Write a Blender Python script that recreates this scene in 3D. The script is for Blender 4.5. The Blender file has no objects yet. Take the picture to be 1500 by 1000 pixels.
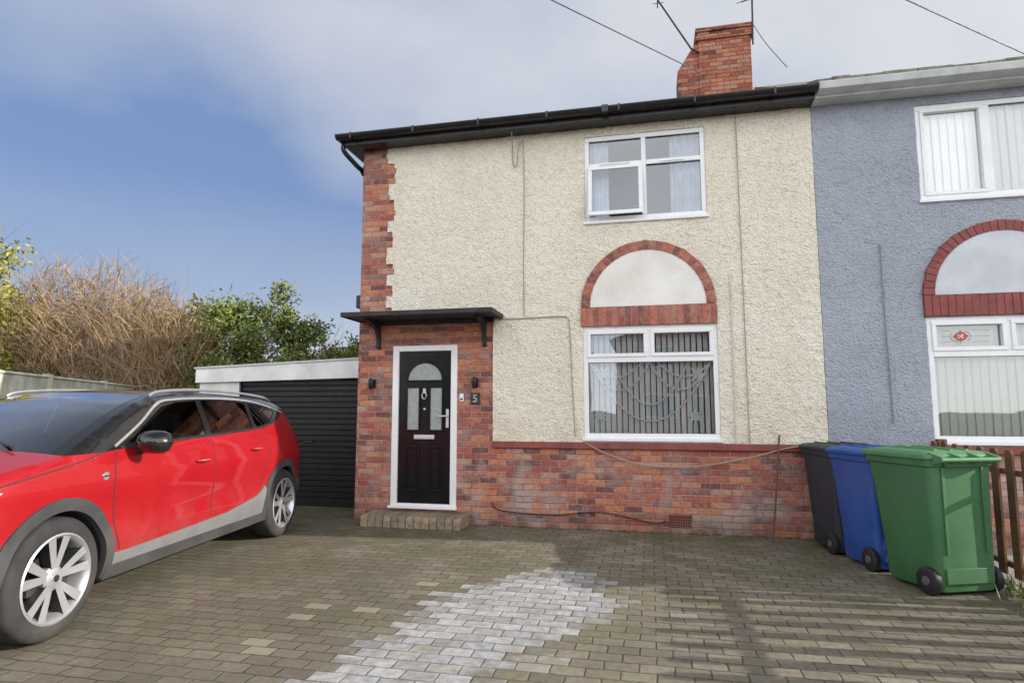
import bpy, bmesh, math, random
from mathutils import Vector, Matrix, noise
random.seed(7)
S=bpy.context.scene; C=S.collection
S.view_settings.view_transform='Standard'; S.view_settings.look='None'; S.view_settings.exposure=0
R=math.radians
# ------------------------------------------------------------------ node helpers
class NT:
    def __init__(s,name):
        s.m=bpy.data.materials.new(name); s.m.use_nodes=True
        s.t=s.m.node_tree; s.b=s.t.nodes['Principled BSDF']; s.out=s.t.nodes['Material Output']
    def n(s,ty,**k):
        o=s.t.nodes.new(ty)
        for a,v in k.items(): setattr(o,a,v)
        return o
    def l(s,a,b): s.t.links.new(a,b)
    def put(s,sock,v):
        if isinstance(v,bpy.types.NodeSocket): s.l(v,sock)
        elif v is not None: sock.default_value=v
    def M(s,op,a,b=None,c=None,clamp=False):
        o=s.n('ShaderNodeMath',operation=op); o.use_clamp=clamp
        s.put(o.inputs[0],a)
        if b is not None: s.put(o.inputs[1],b)
        if c is not None: s.put(o.inputs[2],c)
        return o.outputs[0]
    def mix(s,f,a,b,bt='MIX'):
        o=s.n('ShaderNodeMix',data_type='RGBA',blend_type=bt)
        s.put(o.inputs[0],f); s.put(o.inputs[6],a); s.put(o.inputs[7],b)
        return o.outputs[2]
    def obj(s): return s.n('ShaderNodeTexCoord').outputs['Object']
    def noise(s,scale,detail=4,vec=None,rough=.55):
        o=s.n('ShaderNodeTexNoise'); o.inputs['Scale'].default_value=scale
        o.inputs['Detail'].default_value=detail; o.inputs['Roughness'].default_value=rough
        s.l(vec if vec is not None else s.obj(),o.inputs['Vector']); return o.outputs['Fac']
    def ramp(s,f,stops,interp='LINEAR'):
        o=s.n('ShaderNodeValToRGB'); cr=o.color_ramp; cr.interpolation=interp
        while len(cr.elements)<len(stops): cr.elements.new(.5)
        for e,(p,c) in zip(cr.elements,stops):
            e.position=p; e.color=c if len(c)==4 else (*c,1)
        s.l(f,o.inputs[0]); return o.outputs[0]
    def mr(s,f,a,b,c=0,d=1):
        o=s.n('ShaderNodeMapRange'); s.put(o.inputs[0],f)
        for i,v in enumerate((a,b,c,d)): o.inputs[i+1].default_value=v
        return o.outputs[0]
    def bump(s,h,strength,dist):
        o=s.n('ShaderNodeBump'); o.inputs['Strength'].default_value=strength; o.inputs['Distance'].default_value=dist
        s.l(h,o.inputs['Height']); s.l(o.outputs[0],s.b.inputs['Normal'])
def c4(c): return (c[0],c[1],c[2],1)
def pm(name,col,rough=.5,metal=0,var=.12,vs=6,bump=0,bs=60,coat=0,dirt=None,dirt_amt=.0,spec=.5):
    q=NT(name); a=q.noise(vs,5)
    dark=tuple(x*(1-var) for x in col); lite=tuple(min(1,x*(1+var)) for x in col)
    o=q.ramp(a,[(.3,dark),(.7,lite)])
    if dirt:
        d=q.mr(q.noise(vs*.4+1.3,6),.42,.72,0,dirt_amt); o=q.mix(d,o,c4(dirt))
    q.l(o,q.b.inputs['Base Color'])
    q.b.inputs['Metallic'].default_value=metal
    q.l(q.mr(q.noise(vs*2.3,3),.3,.7,max(.02,rough*.85),min(1,rough*1.15)),q.b.inputs['Roughness'])
    q.b.inputs['Coat Weight'].default_value=coat; q.b.inputs['Coat Roughness'].default_value=.05
    q.b.inputs['Specular IOR Level'].default_value=spec
    if bump: q.bump(q.noise(bs,4),bump,.01)
    return q.m
def tiling(q,ux,uy,bw,bh,m0,m1,wob=.003,rowshift=.5):
    nz=q.M('MULTIPLY',q.M('SUBTRACT',q.noise(9,3),.5),wob*3)
    ux=q.M('ADD',ux,nz); uy=q.M('ADD',uy,nz)
    v=q.M('DIVIDE',uy,bh); row=q.M('FLOOR',v)
    u=q.M('ADD',q.M('DIVIDE',ux,bw),q.M('MULTIPLY',q.M('FLOORED_MODULO',row,2),rowshift))
    col=q.M('FLOOR',u); fu=q.M('FRACT',u); fv=q.M('FRACT',v)
    du=q.M('MULTIPLY',q.M('MINIMUM',fu,q.M('SUBTRACT',1,fu)),bw)
    dv=q.M('MULTIPLY',q.M('MINIMUM',fv,q.M('SUBTRACT',1,fv)),bh)
    d=q.M('ADD',q.M('MINIMUM',du,dv),q.M('MULTIPLY',q.M('SUBTRACT',q.noise(45,3),.5),.006))
    mask=q.mr(d,m0,m1)
    w=q.n('ShaderNodeTexWhiteNoise',noise_dimensions='2D')
    cv=q.n('ShaderNodeCombineXYZ'); q.l(col,cv.inputs[0]); q.l(row,cv.inputs[1]); q.l(cv.outputs[0],w.inputs['Vector'])
    return mask,w.outputs['Value'],w.outputs['Color'],col,row
def sepobj(q):
    s=q.n('ShaderNodeSeparateXYZ'); q.l(q.obj(),s.inputs[0]); return s.outputs
def brick_mat(name,ramp,mortar,white=.4,bw=.225,bh=.075):
    q=NT(name); o=sepobj(q); ux=q.M('ADD',o[0],o[1])
    mask,rv,rc,_,_=tiling(q,ux,o[2],bw,bh,.003,.0075)
    base=q.ramp(rv,ramp,'CONSTANT')
    g=q.ramp(q.noise(24,6,rough=.7),[(.25,(.45,.42,.42)),(.5,(1,1,1)),(.75,(1.5,1.42,1.35))])
    base=q.mix(1,base,g,'MULTIPLY')
    base=q.mix(q.mr(q.noise(1.6,6,rough=.65),.5,.72,0,.55),base,(.12,.065,.05,1))
    base=q.mix(q.mr(q.noise(11,5,rough=.7),.54,.7,0,.55),base,(.48,.34,.27,1))
    base=q.mix(q.mr(q.noise(2.2,6,rough=.65),.5,.72,0,white),base,(.52,.43,.39,1))
    lowp=q.M('MULTIPLY',q.mr(o[2],1.1,.7,0,.6),q.mr(q.noise(1.7,7,rough=.7),.5,.62)); base=q.mix(lowp,base,(.5,.42,.39,1))
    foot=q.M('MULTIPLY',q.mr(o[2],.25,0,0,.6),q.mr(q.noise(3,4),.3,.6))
    mc=q.ramp(q.noise(6,5),[(.3,tuple(x*.4 for x in mortar)),(.65,mortar)])
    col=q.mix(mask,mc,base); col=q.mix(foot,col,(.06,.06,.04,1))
    q.l(col,q.b.inputs['Base Color']); q.b.inputs['Roughness'].default_value=.88
    h=q.M('ADD',mask,q.M('MULTIPLY',q.noise(60,5),.8)); q.bump(h,.9,.009)
    return q.m
BR=[(0,(.44,.135,.085)),(.18,(.34,.095,.07)),(.32,(.52,.19,.1)),(.46,(.4,.115,.085)),(.6,(.19,.07,.06)),(.7,(.56,.22,.11)),(.82,(.29,.125,.1)),(.92,(.48,.25,.18))]
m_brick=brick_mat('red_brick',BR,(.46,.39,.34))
m_brick_ch=brick_mat('chimney_brick',[(0,(.42,.13,.07)),(.3,(.3,.085,.055)),(.5,(.5,.19,.1)),(.75,(.12,.05,.04)),(.85,(.45,.22,.15))],(.2,.15,.13),.1)
def island_brick(name,a,b,c,rough=.85):
    q=NT(name); g=q.n('ShaderNodeNewGeometry')
    o=q.ramp(g.outputs['Random Per Island'],[(0,a),(.35,b),(.75,c)],'CONSTANT')
    o=q.mix(1,o,q.ramp(q.noise(28,5),[(.25,(.55,.55,.55)),(.75,(1.4,1.3,1.25))]),'MULTIPLY')
    o=q.mix(q.mr(q.noise(9,6,rough=.7),.48,.68,0,.6),o,(.44,.31,.26,1))
    q.l(o,q.b.inputs['Base Color']); q.b.inputs['Roughness'].default_value=rough; q.bump(q.noise(60,4),.6,.006); return q.m
m_arch=island_brick('arch_brick',(.34,.105,.08),(.44,.16,.105),(.24,.09,.075))
m_archp=pm('painted_arch_brick',(.27,.06,.055),.6,var=.25,vs=9,bump=.5,bs=50,dirt=(.16,.055,.05),dirt_amt=.6)
m_mortar=pm('mortar',(.34,.26,.22),.9,bump=.5)
m_band=pm('red_band_paint',(.27,.06,.05),.6,var=.3,vs=5,bump=.3,dirt=(.14,.07,.06),dirt_amt=.7)
def stucco_mat(name,lo,hi,stain,sa=.25):
    q=NT(name); o=sepobj(q)
    v=q.n('ShaderNodeTexVoronoi'); v.inputs['Scale'].default_value=42; q.l(q.obj(),v.inputs['Vector'])
    n1=q.noise(55,6,rough=.6); n2=q.noise(1.1,6)
    col=q.ramp(n2,[(.3,lo),(.65,hi)])
    col=q.mix(1,col,q.ramp(q.noise(26,4),[(.28,(.8,.78,.75)),(.5,(1,1,1))]),'MULTIPLY')
    mp=q.n('ShaderNodeMapping'); mp.inputs['Scale'].default_value=(4,4,.6); q.l(q.obj(),mp.inputs[0])
    st=q.mr(q.noise(1.3,7,mp.outputs[0],.6),.55,.85,0,sa)
    col=q.mix(st,col,c4(stain))
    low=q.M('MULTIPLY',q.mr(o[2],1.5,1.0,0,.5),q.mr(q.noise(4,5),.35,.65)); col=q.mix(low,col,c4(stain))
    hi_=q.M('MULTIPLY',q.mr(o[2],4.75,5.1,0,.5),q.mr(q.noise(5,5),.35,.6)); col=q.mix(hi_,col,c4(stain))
    q.l(col,q.b.inputs['Base Color']); q.b.inputs['Roughness'].default_value=.92
    h=q.M('ADD',q.M('MULTIPLY',n1,1.0),q.M('MULTIPLY',v.outputs['Distance'],.8)); q.bump(h,1,.018); return q.m
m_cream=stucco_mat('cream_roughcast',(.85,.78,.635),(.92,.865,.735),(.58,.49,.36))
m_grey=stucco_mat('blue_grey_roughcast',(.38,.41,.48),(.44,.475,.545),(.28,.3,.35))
m_panel=pm('smooth_offwhite_render',(.84,.82,.77),.85,var=.06,vs=3,bump=.5,bs=40,dirt=(.6,.55,.47),dirt_amt=.5)
m_panelg=pm('smooth_grey_render',(.62,.65,.7),.85,var=.08,vs=3,bump=.5,bs=40,dirt=(.4,.42,.46),dirt_amt=.4)
m_upvc=pm('white_upvc',(.86,.87,.88),.3,var=.03,vs=4,dirt=(.6,.58,.54),dirt_amt=.15)
m_black=pm('black_gloss_paint',(.014,.015,.018),.3,var=.3,vs=5,bump=.05,bs=30)
m_doorb=pm('black_composite_door',(.008,.009,.011),.22,var=.3,vs=5,spec=.3)
m_blackm=pm('black_plastic',(.02,.021,.024),.5,var=.3,vs=9)
m_blackwood=pm('black_painted_wood',(.02,.02,.022),.6,var=.4,vs=9,bump=.4,dirt=(.07,.07,.055),dirt_amt=.35)
m_dark=pm('dark_interior',(.03,.03,.035),.9)
m_room=pm('room_wall',(.4,.34,.29),.9)
m_chrome=pm('chrome',(.75,.76,.78),.18,1,var=.05)
m_satin=pm('satin_chrome',(.62,.63,.65),.45,.35,var=.05)
m_blind=pm('white_blind',(.85,.85,.84),.8,var=.05,vs=3)
m_blindg=pm('grey_green_blind',(.66,.69,.62),.8,var=.06,vs=3)
m_curtain=pm('net_curtain',(.6,.66,.76),.9,var=.2,vs=4)
m_wire=pm('cable_grey',(.36,.32,.26),.7)
m_wireb=pm('cable_black',(.02,.02,.02),.6)
m_terra=pm('terracotta',(.25,.09,.06),.85)
def glass_mat(name,ior=1.5,tint=(.85,.9,.9),boost=1.6,base=.04,wav=0):
    q=NT(name); t=q.t; t.nodes.remove(q.b)
    tr=q.n('ShaderNodeBsdfTransparent'); tr.inputs[0].default_value=c4(tint)
    gl=q.n('ShaderNodeBsdfGlossy'); gl.inputs['Roughness'].default_value=.015; gl.inputs[0].default_value=(1,1,1,1)
    fr=q.n('ShaderNodeFresnel'); fr.inputs[0].default_value=ior
    if wav:
        bp=q.n('ShaderNodeBump'); bp.inputs['Strength'].default_value=wav; bp.inputs['Distance'].default_value=.02
        q.l(q.noise(2.5,1),bp.inputs['Height']); q.l(bp.outputs[0],gl.inputs['Normal'])
    f=q.M('ADD',q.M('MULTIPLY',fr.outputs[0],boost),base,clamp=True)
    mx=q.n('ShaderNodeMixShader'); q.l(f,mx.inputs[0]); q.l(tr.outputs[0],mx.inputs[1]); q.l(gl.outputs[0],mx.inputs[2])
    q.l(mx.outputs[0],q.out.inputs[0]); return q.m
m_glass=glass_mat('window_glass',1.5,(.92,.95,.95),2.6,.07,.05)
m_cglass=glass_mat('car_glass',1.5,(.45,.52,.5),1.9,.05)
m_cglassd=glass_mat('car_privacy_glass',1.5,(.08,.09,.1),1.9,.05)
def frosted():
    q=NT('frosted_door_glass')
    n=q.noise(60,3); q.l(q.ramp(n,[(.3,(.25,.29,.28)),(.7,(.4,.44,.42))]),q.b.inputs['Base Color'])
    q.b.inputs['Roughness'].default_value=.2; q.bump(n,.5,.005); return q.m
m_frost=frosted()
# paving
def paving():
    q=NT('block_paving'); o=sepobj(q); x,y=o[0],o[1]
    BW,BH=.196,.122
    mask,rv,rc,col,row=tiling(q,x,y,BW,BH,.002,.008,wob=.008)
    X=q.M('MULTIPLY',q.M('SUBTRACT',q.M('ADD',col,.5),q.M('MULTIPLY',q.M('FLOORED_MODULO',row,2),.5)),BW)
    Y=q.M('MULTIPLY',q.M('ADD',row,.5),BH)
    base=q.ramp(rv,[(0,(.225,.2,.163)),(.3,(.265,.237,.196)),(.6,(.19,.17,.14)),(.85,(.3,.27,.225))])
    g=q.ramp(q.noise(22,6),[(.25,(.7,.7,.68)),(.75,(1.28,1.26,1.2))]); base=q.mix(1,base,g,'MULTIPLY')
    big=q.mr(q.noise(.9,7,rough=.6),.4,.64,0,.45); base=q.mix(big,base,(.13,.115,.09,1))
    leftd=q.M('MULTIPLY',q.mr(x,-.6,-2.2,0,.55),q.mr(q.noise(1.1,5),.3,.6)); base=q.mix(leftd,base,(.115,.105,.08,1))
    ms=q.M('MULTIPLY',q.mr(q.noise(1.6,8,rough=.7),.44,.6,0,1),q.mr(y,-4.8,-.5,.05,.75))
    base=q.mix(ms,base,(.12,.12,.05,1))
    cx=q.M('ADD',-.18,q.M('MULTIPLY',Y,.27))
    d=q.M('ABSOLUTE',q.M('SUBTRACT',X,cx))
    taper=q.M('MINIMUM',q.mr(Y,-2.6,-1.85,.70,.10),q.mr(Y,-4.6,-3.0,.52,.66))
    e=q.M('SUBTRACT',taper,d)
    e=q.M('ADD',e,q.M('MULTIPLY',q.M('SUBTRACT',rv,.5),.25))
    e=q.M('ADD',e,q.M('MULTIPLY',q.M('SUBTRACT',q.noise(3.0,6,rough=.6),.5),.9))
    soft=q.mr(e,-.03,.16)
    e=q.M('MULTIPLY',soft,q.mr(y,-1.75,-1.95))
    e=q.M('MULTIPLY',e,q.mr(q.noise(5,6,rough=.7),.3,.52,.5,1))
    ex=q.M('MULTIPLY',q.M('GREATER_THAN',rv,.95),q.M('MULTIPLY',q.M('LESS_THAN',Y,-2.0),q.M('LESS_THAN',q.M('ABSOLUTE',q.M('ADD',X,1.5)),1.0)))
    rs=q.n('ShaderNodeSeparateColor'); q.l(rc,rs.inputs[0])
    base=q.mix(q.M('MULTIPLY',ex,.4),base,(.44,.39,.29,1))
    pale=q.ramp(rs.outputs[1],[(0,(.37,.375,.39)),(.45,(.44,.445,.465)),(.8,(.52,.52,.535)),(1,(.4,.39,.36))])
    pale=q.mix(1,pale,q.ramp(q.noise(16,6),[(.3,(.66,.66,.64)),(.65,(1.1,1.1,1.1))]),'MULTIPLY')
    base=q.mix(e,base,pale)
    jc=q.mix(q.mr(q.noise(2.5,4),.4,.6),(.055,.05,.04,1),(.11,.11,.055,1))
    jc=q.mix(q.M('MULTIPLY',e,.6),jc,(.24,.24,.23,1))
    jm=q.M('MAXIMUM',mask,q.mr(q.noise(4,4),.4,.7,0,.6))
    colr=q.mix(jm,jc,base); q.l(colr,q.b.inputs['Base Color'])
    q.l(q.mr(q.noise(1.2,5),.35,.65,.7,.92),q.b.inputs['Roughness']); q.b.inputs['Specular IOR Level'].default_value=.3
    h=q.M('ADD',q.M('ADD',q.M('MULTIPLY',mask,1.0),q.M('MULTIPLY',q.noise(60,5),.3)),q.M('MULTIPLY',rs.outputs[0],.15)); q.bump(h,.7,.006)
    return q.m
m_pave=paving()
m_ground=pm('ground_soil',(.09,.1,.05),.95,var=.4,vs=1.2,bump=.6,bs=20)
m_asph=pm('asphalt',(.055,.055,.055),.9,var=.2,vs=3,bump=.5,bs=90)
m_conc=pm('concrete',(.3,.29,.27),.9,var=.2,vs=3,bump=.4)
m_tile=pm('roof_tile',(.14,.06,.045),.85,var=.3,vs=5,bump=.5)
m_moss=pm('mossy_roof_tile',(.22,.21,.17),.95,var=.5,vs=7,bump=1,bs=30,dirt=(.17,.2,.07),dirt_amt=.8)
m_fasciaw=pm('grey_white_fascia',(.55,.57,.58),.6,var=.08,dirt=(.25,.27,.22),dirt_amt=.5)
# ------------------------------------------------------------------ mesh helpers
def put(o,parent=None,local=False):
    C.objects.link(o)
    if parent is not None:
        o.parent=parent
        if not local:
            if parent.type=='EMPTY': o.matrix_parent_inverse=Matrix.Translation(-parent.location)
    return o
class MB:
    def __init__(s): s.v=[];s.f=[];s.m=[]
    def poly(s,pts,m=0):
        i=len(s.v); s.v+= [tuple(p) for p in pts]; s.f.append(tuple(range(i,i+len(pts)))); s.m.append(m)
    def box(s,x0,x1,y0,y1,z0,z1,m=0):
        i=len(s.v)
        s.v+=[(x,y,z) for z in (z0,z1) for y in (y0,y1) for x in (x0,x1)]
        for f in ((0,2,3,1),(4,5,7,6),(0,1,5,4),(2,6,7,3),(0,4,6,2),(1,3,7,5)):
            s.f.append(tuple(i+k for k in f)); s.m.append(m)
    def prism(s,pts,a,b,axis='y',m=0):
        def mk(p,t):
            return (p[0],t,p[1]) if axis=='y' else ((t,p[0],p[1]) if axis=='x' else (p[0],p[1],t))
        i=len(s.v);n=len(pts)
        s.v+=[mk(p,a) for p in pts]+[mk(p,b) for p in pts]
        s.f.append(tuple(range(i,i+n))); s.m.append(m)
        s.f.append(tuple(reversed(range(i+n,i+2*n)))); s.m.append(m)
        for k in range(n):
            s.f.append((i+k,i+n+k,i+n+(k+1)%n,i+(k+1)%n)); s.m.append(m)
    def tube(s,pts,r,n=6,m=0,caps=True):
        pts=[Vector(p) for p in pts]
        rr=r if isinstance(r,(list,tuple)) else [r]*len(pts)
        base=len(s.v)
        for k,p in enumerate(pts):
            d=(pts[min(k+1,len(pts)-1)]-pts[max(k-1,0)]).normalized()
            up=Vector((0,0,1)) if abs(d.z)<.95 else Vector((1,0,0))
            a=d.cross(up).normalized(); b=d.cross(a)
            for j in range(n):
                t=2*math.pi*j/n; q=p+(a*math.cos(t)+b*math.sin(t))*rr[k]; s.v.append(tuple(q))
        for k in range(len(pts)-1):
            for j in range(n):
                s.f.append((base+k*n+j,base+k*n+(j+1)%n,base+(k+1)*n+(j+1)%n,base+(k+1)*n+j)); s.m.append(m)
        if caps:
            s.f.append(tuple(base+j for j in reversed(range(n)))); s.m.append(m)
            e=base+(len(pts)-1)*n; s.f.append(tuple(e+j for j in range(n))); s.m.append(m)
    def loft(s,rings,m=0,cap=True):
        base=len(s.v); n=len(rings[0])
        for r in rings: s.v+=[tuple(p) for p in r]
        for k in range(len(rings)-1):
            for j in range(n):
                s.f.append((base+k*n+j,base+k*n+(j+1)%n,base+(k+1)*n+(j+1)%n,base+(k+1)*n+j)); s.m.append(m)
        if cap:
            s.f.append(tuple(base+j for j in reversed(range(n)))); s.m.append(m)
            e=base+(len(rings)-1)*n; s.f.append(tuple(e+j for j in range(n))); s.m.append(m)
    def lathe(s,prof,n,c=(0,0,0),m=0):
        base=len(s.v)
        for k in range(n):
            t=2*math.pi*k/n
            for r,y in prof: s.v.append((c[0]+r*math.cos(t),c[1]+y,c[2]+r*math.sin(t)))
        p=len(prof)
        for k in range(n):
            for j in range(p-1):
                a=base+k*p+j; b=base+((k+1)%n)*p+j
                s.f.append((a,a+1,b+1,b)); s.m.append(m)
    def build(s,name,mats,parent=None,local=False,smooth=False,bevel=0,recalc=True,label=None):
        me=bpy.data.meshes.new(name); me.from_pydata(s.v,[],s.f)
        if not isinstance(mats,(list,tuple)): mats=[mats]
        for m in mats: me.materials.append(m)
        me.polygons.foreach_set('material_index',s.m)
        if recalc:
            bm=bmesh.new(); bm.from_mesh(me); bmesh.ops.recalc_face_normals(bm,faces=bm.faces); bm.to_mesh(me); bm.free()
        if smooth:
            me.polygons.foreach_set('use_smooth',[True]*len(me.polygons))
            if smooth!='full':
                try: me.set_sharp_from_angle(angle=R(38))
                except Exception: pass
        me.update(); o=bpy.data.objects.new(name,me); put(o,parent,local)
        if bevel:
            b=o.modifiers.new('bevel','BEVEL'); b.width=bevel; b.segments=2; b.limit_method='ANGLE'; b.angle_limit=R(40)
        if label: o['label']=label
        return o
def thing(name,loc,label,cat,group=None,rot=0,scale=1):
    e=bpy.data.objects.new(name,None); e.location=loc; e.rotation_euler=(0,0,rot); e.empty_display_size=.3
    e.scale=(scale,)*3; C.objects.link(e); e['label']=label; e['category']=cat
    if group: e['group']=group
    return e
def tag(o,label,cat,group=None):
    o['label']=label;o['category']=cat
    if group:o['group']=group
    return o
def grid_wall(b,x0,x1,z0,z1,holes,yf,yb,m=0):
    xs=sorted({x0,x1}|{h[i] for h in holes for i in (0,1)}); zs=sorted({z0,z1}|{h[i] for h in holes for i in (2,3)})
    xs=[x for x in xs if x0<=x<=x1]; zs=[z for z in zs if z0<=z<=z1]
    def inh(x,z): return any(h[0]<x<h[1] and h[2]<z<h[3] for h in holes)
    for i in range(len(xs)-1):
        for j in range(len(zs)-1):
            if inh((xs[i]+xs[i+1])/2,(zs[j]+zs[j+1])/2): continue
            for y in (yf,yb): b.poly([(xs[i],y,zs[j]),(xs[i+1],y,zs[j]),(xs[i+1],y,zs[j+1]),(xs[i],y,zs[j+1])],m)
    for h in holes:
        b.poly([(h[0],yf,h[2]),(h[0],yb,h[2]),(h[0],yb,h[3]),(h[0],yf,h[3])],m)
        b.poly([(h[1],yf,h[2]),(h[1],yb,h[2]),(h[1],yb,h[3]),(h[1],yf,h[3])],m)
        b.poly([(h[0],yf,h[2]),(h[1],yf,h[2]),(h[1],yb,h[2]),(h[0],yb,h[2])],m)
        b.poly([(h[0],yf,h[3]),(h[1],yf,h[3]),(h[1],yb,h[3]),(h[0],yb,h[3])],m)
def stucco(name,x0,x1,z0,z1,excl,extra_z,mat,parent,step=.022,seed=0):
    def axis(a,b,br):
        br=sorted({a,b}|{t for t in br if a<t<b}); out=[]
        for i in range(len(br)-1):
            n=max(1,round((br[i+1]-br[i])/step)); out+=[br[i]+(br[i+1]-br[i])*k/n for k in range(n)]
        return out+[b]
    xs=axis(x0,x1,[h[i] for h in excl for i in (0,1)]); zs=axis(z0,z1,[h[i] for h in excl for i in (2,3)]+extra_z)
    idx={}; V=[];F=[]
    def vid(i,j):
        k=(i,j)
        if k not in idx:
            x,z=xs[i],zs[j]; p=Vector((x*19+seed,3,z*19))
            h=noise.noise(p)*.011+noise.noise(p*.4)*.007
            idx[k]=len(V); V.append((x,-.028-h,z))
        return idx[k]
    ec={}
    for i in range(len(xs)-1):
        cx=(xs[i]+xs[i+1])/2
        for j in range(len(zs)-1):
            cz=(zs[j]+zs[j+1])/2
            if any(h[0]<cx<h[1] and h[2]<cz<h[3] for h in excl): continue
            f=(vid(i,j),vid(i+1,j),vid(i+1,j+1),vid(i,j+1)); F.append(f)
            for k in range(4):
                e=(f[k],f[(k+1)%4]); kk=(min(e),max(e)); ec[kk]=None if kk in ec else e
    back={}
    def bv(a):
        if a not in back: back[a]=len(V); V.append((V[a][0],-.001,V[a][2]))
        return back[a]
    for e in list(ec.values()):
        if e: F.append((e[1],e[0],bv(e[0]),bv(e[1])))
    me=bpy.data.meshes.new(name); me.from_pydata(V,[],F); me.materials.append(mat)
    me.polygons.foreach_set('use_smooth',[True]*len(F)); me.set_sharp_from_angle(angle=R(60)); me.update()
    o=bpy.data.objects.new(name,me); put(o,parent); return o
# ------------------------------------------------------------------ camera / sun / world
cam=bpy.data.cameras.new('camera'); co=bpy.data.objects.new('camera',cam); C.objects.link(co)
co.location=(0,-7.69,1.45); co.rotation_euler=(R(90+6.34),0,R(12.6)); cam.sensor_width=36; cam.lens=21.6; cam.clip_end=3000; S.camera=co
el,az=R(21),R(5)
sd=Vector((math.cos(el)*math.cos(az),math.cos(el)*math.sin(az),math.sin(el)))
sl=bpy.data.lights.new('sun','SUN'); sl.energy=5; sl.angle=R(.5); sl.color=(1,.93,.82)
so=bpy.data.objects.new('sun',sl); so.rotation_euler=sd.to_track_quat('Z','Y').to_euler(); so.location=(20,5,15); C.objects.link(so)
w=bpy.data.worlds.new('World'); S.world=w; w.use_nodes=True
class WN(NT):
    def __init__(s,w): s.t=w.node_tree; s.b=None
q=WN(w); bg=w.node_tree.nodes['Background']
sky=q.n('ShaderNodeTexSky',sky_type='NISHITA'); sky.sun_disc=False; sky.sun_elevation=el; sky.sun_rotation=R(85); sky.dust_density=.6; sky.ozone_density=2
tc=q.n('ShaderNodeTexCoord').outputs['Generated']
sp=q.n('ShaderNodeSeparateXYZ'); q.l(tc,sp.inputs[0]); X,Y,Z=sp.outputs
zz=q.M('ADD',q.M('MAXIMUM',Z,0),.3)
cv=q.n('ShaderNodeCombineXYZ'); q.l(q.M('DIVIDE',X,zz),cv.inputs[0]); q.l(q.M('DIVIDE',Y,zz),cv.inputs[1]); cv.inputs[2].default_value=3.1
nz=q.noise(1.0,8,cv.outputs[0],.5); nz2=q.noise(.8,7,cv.outputs[0],.5)
right=q.M('ADD',q.M('MULTIPLY',X,.976),q.M('MULTIPLY',Y,.218))
f=q.M('ADD',q.M('MULTIPLY',right,1.25),q.M('MULTIPLY',q.M('SUBTRACT',nz,.5),2.0))
f=q.M('ADD',f,q.M('MULTIPLY',Z,1.15)); f=q.M('ADD',f,q.M('MULTIPLY',Y,-1.0)); f=q.M('ADD',f,.80)
f=q.mr(f,0,1,0.06,.97)
hz=q.mr(Z,.36,.04,0,.6); f=q.M('MAXIMUM',f,hz)
cb=q.ramp(nz2,[(.3,(.66,.73,.85)),(.55,(1,1,1))])
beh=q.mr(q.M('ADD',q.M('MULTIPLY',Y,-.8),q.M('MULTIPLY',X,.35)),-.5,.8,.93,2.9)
# extra cloud brightness added behind the camera to light the facade, cut overhead
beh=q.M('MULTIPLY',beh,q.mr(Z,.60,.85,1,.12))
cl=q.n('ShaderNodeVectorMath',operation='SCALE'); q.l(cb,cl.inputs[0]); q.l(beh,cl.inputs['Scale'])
sk=q.n('ShaderNodeVectorMath',operation='SCALE'); q.l(sky.outputs[0],sk.inputs[0]); sk.inputs['Scale'].default_value=.15
blue=q.mix(.75,sk.outputs[0],(.18,.31,.64,1))
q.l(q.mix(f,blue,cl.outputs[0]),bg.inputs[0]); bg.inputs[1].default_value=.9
# ------------------------------------------------------------------ ground
b=MB(); b.poly([(-400,-400,-.01),(400,-400,-.01),(400,400,-.01),(-400,400,-.01)]); g=b.build('ground',m_ground); g['kind']='structure'
b=MB(); b.poly([(-9.5,-9,0),(2.95,-9,0),(2.95,7,0),(-9.5,7,0)]); g=b.build('driveway',m_pave); g['kind']='structure'
b=MB(); b.box(2.95,9,-9,0,-.02,.004); g=b.build('path',m_conc); g['kind']='structure'
b=MB(); b.box(-60,60,-20,-11.2,-.05,-.004); g=b.build('road',m_asph); g['kind']='structure'
b=MB(); b.box(-60,60,-11.2,-9,-.05,.002); g=b.build('pavement',m_conc); g['kind']='structure'
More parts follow.
